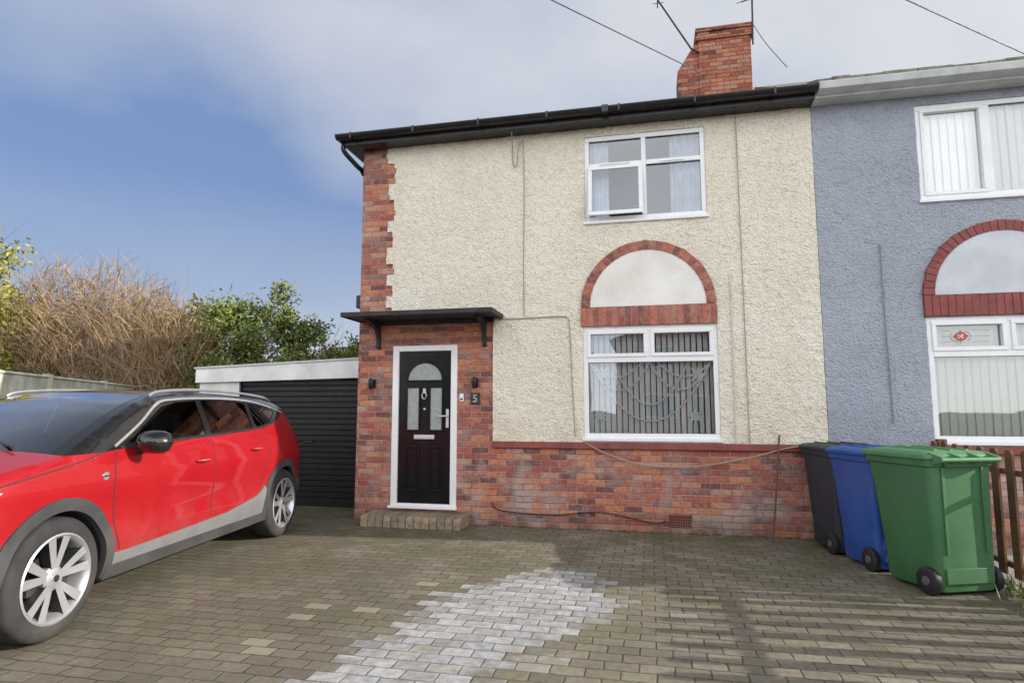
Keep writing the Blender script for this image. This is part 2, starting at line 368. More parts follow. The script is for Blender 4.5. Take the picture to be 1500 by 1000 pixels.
# ------------------------------------------------------------------ house pieces
LX,RX=-3.86,1.97
def fr(b,a,c,d,e,t,yf,yb):
    b.box(a,c,yf,yb,d,d+t); b.box(a,c,yf,yb,e-t,e); b.box(a,a+t,yf,yb,d+t,e-t); b.box(c-t,c,yf,yb,d+t,e-t)
def window(parent,x0,x1,z0,z1,kind,blindmat,blind):
    wd=MB(); fw=.06; yf=-.012; yb=.05
    fr(wd,x0,x1,z0,z1,fw,yf,yb)
    xm=(x0+x1)/2; panes=[]; gl=MB()
    if kind=='four':
        zt=z0+(z1-z0)*.655
        wd.box(xm-.03,xm+.03,yf-.002,yb,z0+fw,z1-fw); wd.box(x0+fw,xm-.03,yf-.004,yb,zt-.03,zt+.03); wd.box(xm+.03,x1-fw,yf-.004,yb,zt-.03,zt+.03)
        panes=[(x0+fw,xm-.03,zt+.03,z1-fw),(xm+.03,x1-fw,zt+.03,z1-fw),(xm+.03,x1-fw,z0+fw,zt-.03)]
    elif kind=='bay':
        zt=z0+(z1-z0)*.70
        wd.box(x0+fw,x1-fw,yf-.004,yb,zt-.035,zt+.035); wd.box(xm-.035,xm+.035,yf-.002,yb,zt+.035,z1-fw)
        fr(wd,x0+fw-.01,xm-.02,zt+.03,z1-fw+.01,.045,yf-.02,yb-.01); fr(wd,xm+.02,x1-fw+.01,zt+.03,z1-fw+.01,.045,yf-.02,yb-.01)
        panes=[(x0+fw+.03,xm-.06,zt+.07,z1-fw-.03),(xm+.06,x1-fw-.03,zt+.07,z1-fw-.03),(x0+fw,x1-fw,z0+fw,zt-.035)]
    elif kind=='two':
        wd.box(xm-.04,xm+.04,yf-.002,yb,z0+fw,z1-fw); fr(wd,x0+fw-.01,xm-.03,z0+fw-.01,z1-fw+.01,.04,yf-.015,yb-.01)
        panes=[(x0+fw+.02,xm-.06,z0+fw+.02,z1-fw-.02),(xm+.04,x1-fw,z0+fw,z1-fw)]
    o=wd.build('window',m_upvc,parent,bevel=.006)
    g_=MB()
    for p in panes: fr(g_,p[0]-.012,p[1]+.012,p[2]-.012,p[3]+.012,.014,.004,.02)
    g_.build('glazing_bead',m_blackm,o)
    sb=MB(); sb.box(x0-.02,x1+.02,-.06,yf+.01,z0-.035,z0+.004); sb.build('sill',m_upvc,o,bevel=.005)
    for p in panes: gl.poly([(p[0]-.01,.022,p[2]-.01),(p[1]+.01,.022,p[2]-.01),(p[1]+.01,.022,p[3]+.01),(p[0]-.01,.022,p[3]+.01)])
    gl.build('glass',m_glass,o)
    if kind=='four':
        s=MB(); a,c,d,e=x0+fw-.012,xm-.018,z0+fw-.012,zt-.018
        fr(s,a,c,d,e,.05,yf-.035,yf-.002); sh=s.build('opening_sash',m_upvc,o,bevel=.006)
        for v in sh.data.vertices: v.co.y-=(e-v.co.z)*.16
        s=MB(); s.poly([(a+.04,yf-.02-(e-d)*.16+.006,d+.04),(c-.04,yf-.02-(e-d)*.16+.006,d+.04),(c-.04,yf-.02-.01,e-.04),(a+.04,yf-.02-.01,e-.04)]); s.build('glass',m_glass,o)
        for va,vc,vy in ((a+.15,c-.15,yf-.055),(xm+.2,x1-.25,yf-.016)):
            s=MB(); s.box(va,vc,vy,vy+.02,zt-.012,zt+.004); s.build('trickle_vent',m_upvc,o)
    bl=MB()
    if blind=='slats':
        x=x0+.05
        while x<x1-.05:
            j=random.uniform(-.01,.01)
            bl.poly([(x,.10+j,z0+.05),(x+.056,.135-j,z0+.05),(x+.056,.135,z1-.05),(x,.10,z1-.05)]); x+=.07
        l=MB(); zt2=z0+(z1-z0)*.70-.03
        for (a,c,dp) in ((x0+.08,xm,.34),(xm,x1-.08,.34),(x0+.08,xm-.1,.18),(xm+.1,x1-.08,.18),(x0+.35,x1-.35,.52),(x0+.08,x1-.08,.72)):
            l.tube([(a+(c-a)*t/24,.06,zt2-dp*4*(t/24)*(1-t/24)-.012*(t%2)) for t in range(25)],.010,4)
        l.build('lace_trim',m_upvc,o)
        for sx,sz in ((x0+.22,zt2-.14),(x1-.24,zt2-.16),(x0+.2,z0+.28),(x1-.28,z0+.27)):
            l=MB()
            for k in range(8):
                a=k*math.pi/4; r=.15 if k%2 else .10
                l.poly([(sx,.052,sz),(sx+.03*math.cos(a-.5),.052,sz+.03*math.sin(a-.5)),(sx+r*math.cos(a),.052,sz+r*math.sin(a)),(sx+.03*math.cos(a+.5),.052,sz+.03*math.sin(a+.5))])
            l.build('star_decoration',m_upvc,o,recalc=False)
        bl.build('blind',blindmat,o,recalc=False)
    elif blind=='closed':
        x=x0+.04; k=0
        while x<x1-.04:
            yy=.095+random.uniform(-.003,.003)
            bl.poly([(x,yy-.006,z0+.03),(x+.098,yy+.012,z0+.03),(x+.098,yy+.012,z1-.05),(x,yy-.006,z1-.05)]); x+=.085
        bl.build('blind',blindmat,o,recalc=False)
    else:
        for (a,c) in ((x0+.05,x0+.3),(x1-.42,x1-.05)):
            bl=MB(); n=int((c-a)/.02)
            for k in range(n):
                xa=a+(c-a)*k/n; xb=a+(c-a)*(k+1)/n
                ya=.12+.025*math.sin(k*1.3); yb2=.12+.025*math.sin((k+1)*1.3)
                bl.poly([(xa,ya,z0+.03),(xb,yb2,z0+.03),(xb,yb2,z1-.04),(xa,ya,z1-.04)])
            bl.build('curtain',blindmat,o,recalc=False)
    return o
def arch(parent,cx,mb,mp,zb=2.485):
    b=MB(); ro,ri=.815,.70; z0=2.725
    n=31
    for k in range(n):
        a0=math.pi*(k+.06)/n; a1=math.pi*(k+.94)/n; j=random.uniform(0,.006); rj=random.uniform(-.006,.006)
        b.prism([(cx+r*math.cos(t),z0+r*math.sin(t)) for r,t in ((ri,a0),(ro+rj,a0),(ro+rj,a1),(ri,a1))],-.060-j,-.01)
    n=21
    for k in range(n):
        a=cx-.82+1.64*k/n; j=random.uniform(0,.005); b.box(a+.005,a+1.64/n-.005,-.060-j,-.01,zb+random.uniform(-.004,.004),z0-.006)
    o=b.build('brick_arch',mb,parent,bevel=.005)
    b=MB(); N=40
    outer=[(cx+.813*math.cos(math.pi*k/N),z0+.813*math.sin(math.pi*k/N)) for k in range(N+1)]
    inner=[(cx+.702*math.cos(math.pi*k/N),z0+.702*math.sin(math.pi*k/N)) for k in range(N,-1,-1)]
    for k in range(N):
        b.poly([(outer[k][0],-.056,outer[k][1]),(outer[k+1][0],-.056,outer[k+1][1]),(inner[N-k-1][0],-.056,inner[N-k-1][1]),(inner[N-k][0],-.056,inner[N-k][1])])
    b.box(cx-.818,cx+.818,-.056,-.012,zb+.003,z0-.008); b.build('mortar_bed',m_mortar if mb is m_arch else m_band,o,recalc=False)
    b=MB(); b.prism([(cx+.701*math.cos(math.pi*k/N),z0+.701*math.sin(math.pi*k/N)) for k in range(N+1)],-.05,-.01); b.build('arch_panel',mp,parent)
def curve_pts(ctrl,n=8):
    out=[]; P=[Vector(p) for p in ctrl]; P=[P[0]]+P+[P[-1]]
    for i in range(1,len(P)-2):
        for k in range(n):
            t=k/n; a,b_,c,d=P[i-1:i+3]
            out.append(.5*((2*b_)+(c-a)*t+(2*a-5*b_+4*c-d)*t*t+(-a+3*b_-3*c+d)*t**3))
    out.append(P[-2]); return out
# --- cream house
H=thing('house',(-.95,3.5,0),'cream roughcast semi-detached house with red brick plinth and black door','house')
holes=[(-3.35,-2.45,.185,2.30),(-.80,.81,1.105,2.48),(-.755,.74,3.83,4.96)]
b=MB(); grid_wall(b,LX,RX,0,5.1,holes,0,.25)
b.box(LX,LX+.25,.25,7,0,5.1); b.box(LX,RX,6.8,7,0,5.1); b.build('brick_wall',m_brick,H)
b=MB(); b.box(LX+.3,RX-.02,.3,6.7,2.6,2.7); b.box(LX+.3,RX-.02,2.8,2.9,.1,5.0); b.box(RX-.1,RX-.02,.3,2.8,.1,5); b.box(LX+.3,RX,.3,6.7,0,.1); b.box(-2.1,-2.0,.3,2.8,.1,5.0)
b.box(LX+.3,RX-.02,.3,6.7,5.0,5.05); b.build('inner_room',m_room,H)
ex=[(-.80,.81,1.105,2.48),(-.755,.74,3.83,4.96),(LX,-1.965,.9,2.60)]
zt=2.60;k=0
while zt<5.08:
    hz_=min(5.08,zt+.225*random.choice([.67,1,1,1.33])); wdt=random.choice([.37,.39,.41]) if k%2 else random.choice([.47,.49,.5])
    zz2=zt
    while zz2<hz_-1e-4:
        z3=min(hz_,zz2+.075); ex.append((LX,LX+wdt+random.uniform(-.02,.015),zz2,z3)); zz2=z3
    zt=hz_;k+=1
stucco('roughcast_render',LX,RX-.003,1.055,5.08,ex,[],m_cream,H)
b=MB(); b.box(-1.965,RX-.002,-.045,-.001,.975,1.054); b.build('plinth_band',m_band,H,bevel=.006)
window(H,-.755,.74,3.83,4.96,'four',m_curtain,'curtain'); window(H,-.80,.81,1.105,2.48,'bay',m_blind,'slats')
arch(H,-.005,m_arch,m_panel)
def hip_roof(b,xl,xr,y0,y1,z,tan,hipL,hipR,th=.07):
    yc=(y0+y1)/2; zr=z+(yc-y0)*tan
    rl=xl+(yc-y0) if hipL else xl; rr=xr-(yc-y0) if hipR else xr
    A=(xl,y0,z);B=(xr,y0,z);Cc=(xr,y1,z);D=(xl,y1,z);E=(rl,yc,zr);F=(rr,yc,zr)
    b.poly([A,B,F,E]);b.poly([Cc,D,E,F]);b.poly([D,A,E]);b.poly([B,Cc,F])
    L=[(p[0],p[1],p[2]-th) for p in (A,B,Cc,D)]
    b.poly(L); P=(A,B,Cc,D)
    for k in range(4): b.poly([P[k],P[(k+1)%4],L[(k+1)%4],L[k]])
b=MB(); hip_roof(b,-4.07,RX,-.27,7.27,5.19,.5,True,False,.05); roof=b.build('roof',m_tile,H)
b=MB()
b.box(.98,1.86,3.0,3.62,6.5,8.02); b.prism([(.62,6.5),(.985,6.5),(.985,7.92),(.9,7.86),(.62,7.42)],3.03,3.6)
b.box(.94,1.90,2.96,3.66,7.92,8.0); b.box(.97,1.87,2.985,3.635,8.0,8.07); b.box(.94,1.9,2.95,3.67,8.07,8.14)
chn=b.build('chimney',m_brick_ch,roof,bevel=.01)
b=MB(); b.prism([(-.25,5.07),(-.2,5.07),(-.2,5.2),(-.25,5.2)],-4.03,RX-.003,'x'); b.box(-4.02,RX-.003,-.20,-.004,5.072,5.088); b.box(-4.03,-3.99,-.2,7.2,5.07,5.2); b.box(-3.99,LX-.004,-.02,7.1,5.072,5.088)
b.build('fascia_board',m_black,H,bevel=.004)
def gutter(b,x0,x1,y,z,r=.062,along='x'):
    n=10; ring=[]
    for t in (x0,x1):
        o=[(y+r*math.cos(math.pi+math.pi*k/n),z+r*1.05*math.sin(math.pi+math.pi*k/n)) for k in range(n+1)]
        i=[(y+(r-.008)*math.cos(math.pi*2-math.pi*k/n),z+(r-.008)*math.sin(math.pi*2-math.pi*k/n)) for k in range(n+1)]
        ring.append([((t,p[0],p[1]) if along=='x' else (p[0],t,p[1])) for p in o+i])
    b.loft(ring)
b=MB(); gutter(b,-4.12,RX+.02,-.315,5.19)
x=-3.9
while x<RX: b.box(x,x+.025,-.382,-.25,5.12,5.2); x+=.9
b.box(-.5,-.42,-.385,-.25,5.115,5.2); gutter(b,-.3,7.3,-4.09,5.19,along='y')
b.build('gutter',m_black,H,smooth=True)
b=MB(); b.tube(curve_pts([(-4.07,-.2,5.13),(-4.07,-.19,5.02),(-3.97,-.02,4.88),(-3.925,.12,4.8),(-3.925,.2,4.5),(-3.925,.2,.1)],4),.034,10); b.build('downpipe',m_black,H,smooth=True)
b=MB(); b.box(-3.95,LX-.002,.05,.22,2.85,3.03); b.build('vent_cover',m_blackm,H,bevel=.01)
# canopy
b=MB(); b.box(-3.80,-1.85,-.6,-.001,2.635,2.662); b.box(-3.82,-1.83,-.62,-.60,2.622,2.68); b.box(-3.82,-3.80,-.6,-.001,2.622,2.68); b.box(-1.85,-1.83,-.6,-.001,2.622,2.68); b.box(-3.7,-1.95,-.05,-.001,2.58,2.634)
cnp=b.build('canopy',m_blackwood,H,bevel=.004)
for cx in (-3.56,-2.08):
    b=MB(); arc_=[(-.29+.24*math.sin(t*math.pi/16),2.575-.25*(1-math.cos(t*math.pi/16))) for t in range(9)]
    b.prism([(0,2.634),(-.40,2.634),(-.40,2.60),(-.33,2.585)]+arc_+[(-.05,2.28),(0,2.26)],cx-.022,cx+.022,'x')
    b.build('bracket',m_blackwood,cnp,bevel=.004)
# door
b=MB(); x0,x1,z0,z1=-3.35,-2.45,.185,2.30
for bx in ((x0,x0+.085,z0,z1),(x1-.085,x1,z0,z1),(x0+.085,x1-.085,z1-.075,z1),(x0+.085,x1-.085,z0,z0+.06)): b.box(bx[0],bx[1],-.02,.06,bx[2],bx[3])
b.box(x0-.02,x1+.02,-.07,-.02,z0-.0,z0+.03)
dfr=b.build('door_frame',m_upvc,H,bevel=.006)
b=MB(); dx0,dx1,dz0,dz1=-3.265,-2.535,.246,2.224; cxd=-2.9
b.box(dx0,dx1,.012,.055,dz0,dz1)
def mould(b,a,c,d,e,t=.022,y0=-.004,y1=.012):
    b.box(a,c,y0,y1,d,d+t);b.box(a,c,y0,y1,e-t,e);b.box(a,a+t,y0,y1,d+t,e-t);b.box(c-t,c,y0,y1,d+t,e-t)
for s_ in (-1,1):
    a,c=sorted((cxd+s_*.06,cxd+s_*.26)); mould(b,a,c,.40,.98); b.box(a+.05,c-.05,.0,.012,.45,.93); mould(b,a,c,1.17,1.76)
N=20
for k in range(N):
    t0,t1=math.pi*k/N,math.pi*(k+1)/N
    b.prism([(cxd+.26*math.cos(t),1.84+.25*math.sin(t)) if r else (cxd+.235*math.cos(t),1.84+.225*math.sin(t)) for r,t in ((1,t0),(1,t1),(0,t1),(0,t0))],-.004,.012)
b.box(cxd-.26,cxd+.26,-.004,.012,1.82,1.842)
dr=b.build('door',m_doorb,H,bevel=.003)
b=MB(); 
for s_ in (-1,1):
    a,c=sorted((cxd+s_*.082,cxd+s_*.238)); b.poly([(a,.009,1.192),(c,.009,1.192),(c,.009,1.738),(a,.009,1.738)])
b.poly([(cxd+.235*math.cos(math.pi*k/N),.009,1.842+.223*math.sin(math.pi*k/N)) for k in range(N+1)]); b.build('door_glass',m_frost,dr)
b=MB(); b.box(cxd-.14,cxd+.14,-.006,.011,1.07,1.125); b.box(cxd-.12,cxd+.12,-.012,-.006,1.08,1.115); b.build('letterbox',m_satin,dr,bevel=.003)
b=MB(); b.box(-2.6,-2.565,-.004,.011,1.22,1.46); b.tube([(-2.582,-.004,1.37),(-2.582,-.05,1.37),(-2.70,-.055,1.37)],.01,8); b.build('handle',m_satin,dr,smooth=True)
b=MB(); b.tube([(cxd+.03*math.cos(t*math.pi/8),-.018,1.64+.05*math.sin(t*math.pi/8)) for t in range(17)],.006,6); b.box(cxd-.016,cxd+.016,-.02,.011,1.665,1.73); b.build('knocker',m_satin,dr,smooth=True)
b=MB(); b.box(cxd-.012,cxd+.012,-.006,.011,1.45,1.475); b.build('spyhole',m_satin,dr)
b=MB(); 
for k in range(13):
    a=-3.58+k*.101; j=random.uniform(0,.01); jz=random.uniform(-.004,.004)
    pr=[(-.001,.0),(-.40-j,0),(-.40-j,.09),(-.385-j,.125+jz),(-.35-j,.142+jz),(-.001,.142+jz)]
    b.prism(pr,a+.003,a+.098,'x')
m_step=island_brick('step_block',(.3,.26,.18),(.25,.21,.14),(.2,.185,.12),.9); b.build('doorstep',m_step,H,bevel=.008)
for lx in (-3.63,-2.20):
    b=MB(); b.box(lx-.03,lx+.03,-.02,-.001,1.74,1.86); b.tube([(lx,-.02,1.84),(lx,-.07,1.86),(lx,-.085,1.84)],.009,6)
    pr=[(.012,1.87),(.035,1.845),(.037,1.80),(.025,1.74),(.012,1.72)]
    rg=[[(lx+r*math.cos(2*math.pi*k/10),-.085+r*math.sin(2*math.pi*k/10),z) for k in range(10)] for r,z in pr]; b.loft(rg); b.build('wall_lantern',m_black,H,smooth=True)
b=MB(); b.box(-2.27,-2.14,-.014,-.001,1.52,1.67); npl=b.build('house_number_plaque',pm('slate',(.03,.032,.036),.6),H,bevel=.003)
fc=bpy.data.curves.new('t','FONT'); fc.body='5'; fc.size=.14; fc.extrude=.002; fc.align_x='CENTER'
fo=bpy.data.objects.new('t',fc); C.objects.link(fo); dg=bpy.context.evaluated_depsgraph_get(); me=bpy.data.meshes.new_from_object(fo.evaluated_get(dg)); bpy.data.objects.remove(fo)
me.transform(Matrix.Translation((-2.205,-.017,1.55))@Matrix.Rotation(R(90),4,'X')); me.materials.clear(); me.materials.append(pm('number_paint',(.5,.5,.5),.5)); o=bpy.data.objects.new('house_number',me); put(o,npl)
b=MB(); b.box(-2.41,-2.36,-.025,-.001,1.56,1.66); b.box(-2.40,-2.37,-.028,-.025,1.575,1.60,1); b.build('doorbell',[m_upvc,m_blackm],H,bevel=.004)
b=MB(); b.box(.19,.44,-.003,.002,.07,.215,1)
for i in range(5): b.box(.20,.43,-.012,-.003,.08+i*.03,.09+i*.03)
for i in range(9): b.box(.20+i*.0275,.21+i*.0275,-.014,-.003,.075,.21)
b.build('air_brick',[m_terra,m_dark],H)
def cable(name,ctrl,r,mat,parent,n=8):
    b=MB(); b.tube(curve_pts(ctrl,n),r,6); return b.build(name,mat,parent,smooth=True)
yw=-.045
cable('cable',[(-1.56,yw,5.0),(-1.545,yw,4.3),(-1.555,yw,3.4),(-1.55,yw,2.64)],.006,m_wire,H)
cable('cable',[(-1.95,yw,2.62),(-1.6,yw,2.615),(-1.1,yw,2.625),(-.99,yw,2.6),(-.965,yw,2.45),(-.94,yw,1.8),(-.91,yw,1.12)],.007,m_wire,H)
cable('cable',[(-1.68,-.2,5.06),(-1.70,yw-.01,4.9),(-1.69,yw-.01,4.68),(-1.64,yw-.01,4.66),(-1.62,yw-.01,4.9),(-1.56,yw,5.0)],.007,m_wire,H)
cable('cable',[(1.11,yw,5.05),(1.115,yw,3.5),(1.12,yw,1.06)],.006,m_wire,H)
cable('cable',[(.97,yw,3.08),(.975,yw,2.2),(.97,yw,1.06)],.008,pm('white_cable',(.6,.57,.5),.6),H)
cable('cable',[(-.8,-.05,1.06),(-.55,-.06,.93),(-.1,-.06,.80),(.5,-.06,.79),(1.1,-.06,.90),(1.55,-.06,1.02),(1.9,-.05,1.06)],.008,m_wire,H)
cable('cable',[(-1.97,-.03,.3),(-1.85,-.04,.2),(-1.2,-.04,.17),(-.6,-.04,.22),(0,-.04,.12),(.15,-.04,.15)],.008,m_wireb,H)
b=MB(); b.tube([(1.0,3.0,7.7),(.86,2.97,7.78),(.31,2.92,8.75),(.29,2.92,8.9)],.016,8); b.tube([(.31,2.7,8.86),(.31,3.3,8.86)],.01,6)
for k in range(4): b.tube([(.22,2.75+.14*k,8.86),(.42,2.75+.14*k,8.86)],.006,5)
b.build('aerial',m_wireb,chn)
b=MB(); b.tube([(1.88,2.93,7.7),(1.9,2.93,8.6)],.016,8); b.tube([(1.7,2.8,8.42),(2.25,3.05,8.7)],.01,6)
for k in range(9):
    t=k/8; p=Vector((1.7,2.8,8.42)).lerp(Vector((2.25,3.05,8.7)),t); b.tube([p+Vector((-.06,.12,.06)),p-Vector((-.06,.12,.06))],.005,5)
b.build('aerial',m_wireb,chn)
b=MB(); b.tube(curve_pts([(1.9,2.92,8.05),(2.02,2.6,7.5),(2.15,1.8,6.6)],6),.006,5); b.build('aerial_cable',m_wireb,chn)
# --- grey house
G=thing('house',(4.9,3.5,0),'blue-grey rendered semi-detached house with white windows and mossy roof','house'); GX=7.8; cg=3.84
gh=[(3.04,4.64,1.105,2.48),(3.08,4.52,3.83,4.96),(5.9,6.8,.185,2.3)]
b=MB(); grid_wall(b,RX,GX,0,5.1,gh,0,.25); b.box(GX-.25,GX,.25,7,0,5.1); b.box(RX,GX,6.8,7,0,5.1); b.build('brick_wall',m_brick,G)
b=MB(); b.box(RX+.02,GX-.3,.3,6.7,2.6,2.7); b.box(RX+.02,GX-.3,2.8,2.9,.1,5); b.box(RX,GX-.3,.3,6.7,0,.1); b.box(RX+.02,GX-.3,.3,6.7,5,5.05); b.box(5.2,5.3,.3,2.8,.1,5); b.build('inner_room',m_room,G)
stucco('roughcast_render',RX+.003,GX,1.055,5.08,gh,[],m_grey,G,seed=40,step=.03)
b=MB(); b.box(RX+.002,GX,-.045,-.001,.975,1.054); b.build('plinth_band',m_band,G,bevel=.006)
window(G,3.08,4.52,3.83,4.96,'two',m_blind,'closed'); wg=window(G,3.04,4.64,1.105,2.48,'bay',m_blindg,'closed')
b=MB(); mx_,mz_=3.39,2.262
def dia(cx,cz,rx,rz,m): b.prism([(cx-rx,cz),(cx,cz-rz),(cx+rx,cz),(cx,cz+rz)],.012,.018,m=m)
dia(mx_,mz_,.022,.018,1)
for sx_,sz_ in ((1,0),(-1,0),(0,1),(0,-1)): dia(mx_+sx_*.048,mz_+sz_*.038,.030,.024,0)
for sx_,sz_ in ((1,1),(-1,1),(1,-1),(-1,-1)): dia(mx_+sx_*.036,mz_+sz_*.030,.014,.012,0)
b.tube([(mx_+.10*math.cos(t*math.pi/12),.014,mz_+.07*math.sin(t*math.pi/12)) for t in range(25)],.003,5,m=2)
for z_ in (2.20,2.262,2.325): b.tube([(3.2,.014,z_),(mx_-.1,.014,z_)],.003,4,m=2); b.tube([(mx_+.1,.014,z_),(3.67,.014,z_)],.003,4,m=2)
b.build('stained_glass',[pm('red_stained_glass',(.5,.05,.05),.3),pm('cream_stained_glass',(.7,.6,.4),.3),m_satin],wg)
arch(G,cg,m_archp,m_panelg)
b=MB(); hip_roof(b,RX+.003,8.0,-.27,7.27,5.2,.535,False,True,.05)
rg=b.build('roof',m_moss,G)
b=MB(); x=RX+.01
while x<7.95:
    j=random.uniform(0,.02); b.prism([(-.33-j,5.215),(0.1,5.42),(0.1,5.45),(-.33-j,5.25+random.uniform(0,.02))],x,x+.17,'x'); x+=.175
b.build('eave_tiles',m_moss,rg)
b=MB(); b.box(RX+.003,7.95,-.25,-.2,5.07,5.2); b.box(RX+.003,7.95,-.2,-.004,5.072,5.088); b.build('fascia_board',m_fasciaw,G)
b=MB(); b.prism([(-.37,5.12),(-.252,5.09),(-.252,5.20),(-.27,5.20),(-.36,5.215),(-.38,5.20)],RX+.023,8.0,'x'); b.build('gutter',m_fasciaw,G,bevel=.008)
b=MB(); b.box(5.9,6.8,.0,.05,.185,2.3); b.build('door',m_upvc,G)
cable('cable',[(2.62,yw,3.35),(2.625,yw,2.4),(2.64,yw,1.3)],.007,pm('grey_cable',(.25,.27,.32),.7),G)
# --- garage
GA=thing('garage',(-5.45,3.4,0),'flat-roofed garage with black ribbed door and white fascia','garage')
b=MB(); b.box(-7.08,-6.36,.9,1.05,0,1.93); b.box(-7.08,-6.95,1.05,6,0,1.93); b.box(-7.08,-3.95,5.9,6,0,1.93); b.box(-4.0,-3.9,1.0,6,0,1.93); b.build('wall',pm('white_wall_paint',(.7,.7,.68),.8,var=.1,bump=.3),GA)
b=MB(); b.prism([(-7.12,1.88),(-3.87,1.935),(-3.87,2.22),(-7.12,2.10)],.84,.9); b.build('fascia_board',pm('white_fascia',(.82,.83,.84),.5,var=.08,vs=2,dirt=(.4,.41,.36),dirt_amt=.5),GA,bevel=.005)
b=MB(); b.prism([(-7.14,2.102),(-3.87,2.222),(-3.87,2.25),(-7.14,2.13)],.82,6.1); b.build('roof',pm('pale_roof_edge',(.6,.6,.58),.8),GA)
b=MB(); z=.04
prof=[]
while z<1.9:
    prof+=[(.97,z),(.955,z+.012),(.955,z+.068),(.97,z+.08)]; z+=.085
for k in range(len(prof)-1): b.poly([(-6.36,prof[k][0],prof[k][1]),(-3.9,prof[k][0],prof[k][1]),(-3.9,prof[k+1][0],prof[k+1][1]),(-6.36,prof[k+1][0],prof[k+1][1])])
b.box(-6.42,-6.34,.93,1.0,0,1.93); b.box(-3.96,-3.88,.93,1.0,0,1.93); b.box(-6.4,-3.9,.94,.99,0,.05)
gd=b.build('garage_door',pm('black_garage_door',(.01,.011,.014),.55,var=.3,vs=4,dirt=(.025,.025,.023),dirt_amt=.3),GA,recalc=False)
b=MB(); b.box(-5.2,-5.06,.93,.955,.95,.98); b.build('handle',m_blackm,gd)
# ------------------------------------------------------------------ fences
def rail_fence():
    F=thing('picket_fence',(3.0,-3.6,0),'low brown wooden picket fence beside the driveway','fence')
    wood=pm('brown_stained_wood',(.17,.08,.04),.75,var=.35,vs=7,bump=.5,bs=40)
    b=MB(); y=-.25
    while y>-6.6:
        h=1.12+random.uniform(-.015,.015); x=2.93+random.uniform(-.004,.004)
        b.prism([(y-.055,.06),(y+.055,.06),(y+.055,h-.03),(y+.03,h),(y-.03,h),(y-.055,h-.03)],x,x+.022,'x'); y-=.235
    b.build('pickets',wood,F,bevel=.003)
    for z in (.12,.90):
        b=MB(); b.box(2.953,2.985,-6.6,-.15,z,z+.05); b.build('rail',wood,F,bevel=.004)
    for y in (-.2,-2.2,-4.4,-6.5):
        b=MB(); b.box(2.986,3.07,y-.045,y+.045,0,1.14); b.build('post',wood,F,bevel=.006)
rail_fence()
def pale_fence():
    A=Vector((-6.9,-4.2,0)); B=Vector((-12.5,6.5,0)); d=(B-A); L=d.length; d.normalize(); nn=Vector((d.y,-d.x,0))
    F=thing('board_fence',tuple((A+B)/2),'weathered pale timber board fence along the boundary','fence')
    wood=pm('weathered_pale_timber',(.6,.61,.5),.9,var=.25,vs=4,bump=.5,bs=30,dirt=(.3,.34,.2),dirt_amt=.6)
    b=MB(); t=0
    while t<L:
        w=.12; p=A+d*t; qv=A+d*(t+w); j=random.uniform(0,.012)
        h=1.93+random.uniform(-.01,.01)
        o=nn*j; o2=nn*(j+.02)
        pts=[p+o,qv+o,qv+o2,p+o2]
        b.loft([[tuple(v) for v in pts],[(v.x,v.y,h) for v in pts]]); t+=w+.004
    b.build('boards',wood,F)
    for k in range(6):
        p=A+d*(k*2.3+.2); b=MB(); b.box(p.x-.05,p.x+.05,p.y-.05,p.y+.05,0,2.0); b.build('post',wood,F)
    b=MB(); b.tube([A+nn*.02+Vector((0,0,1.95)),B+nn*.02+Vector((0,0,1.95))],.03,4)
    b.build('rail',wood,F)
pale_fence()
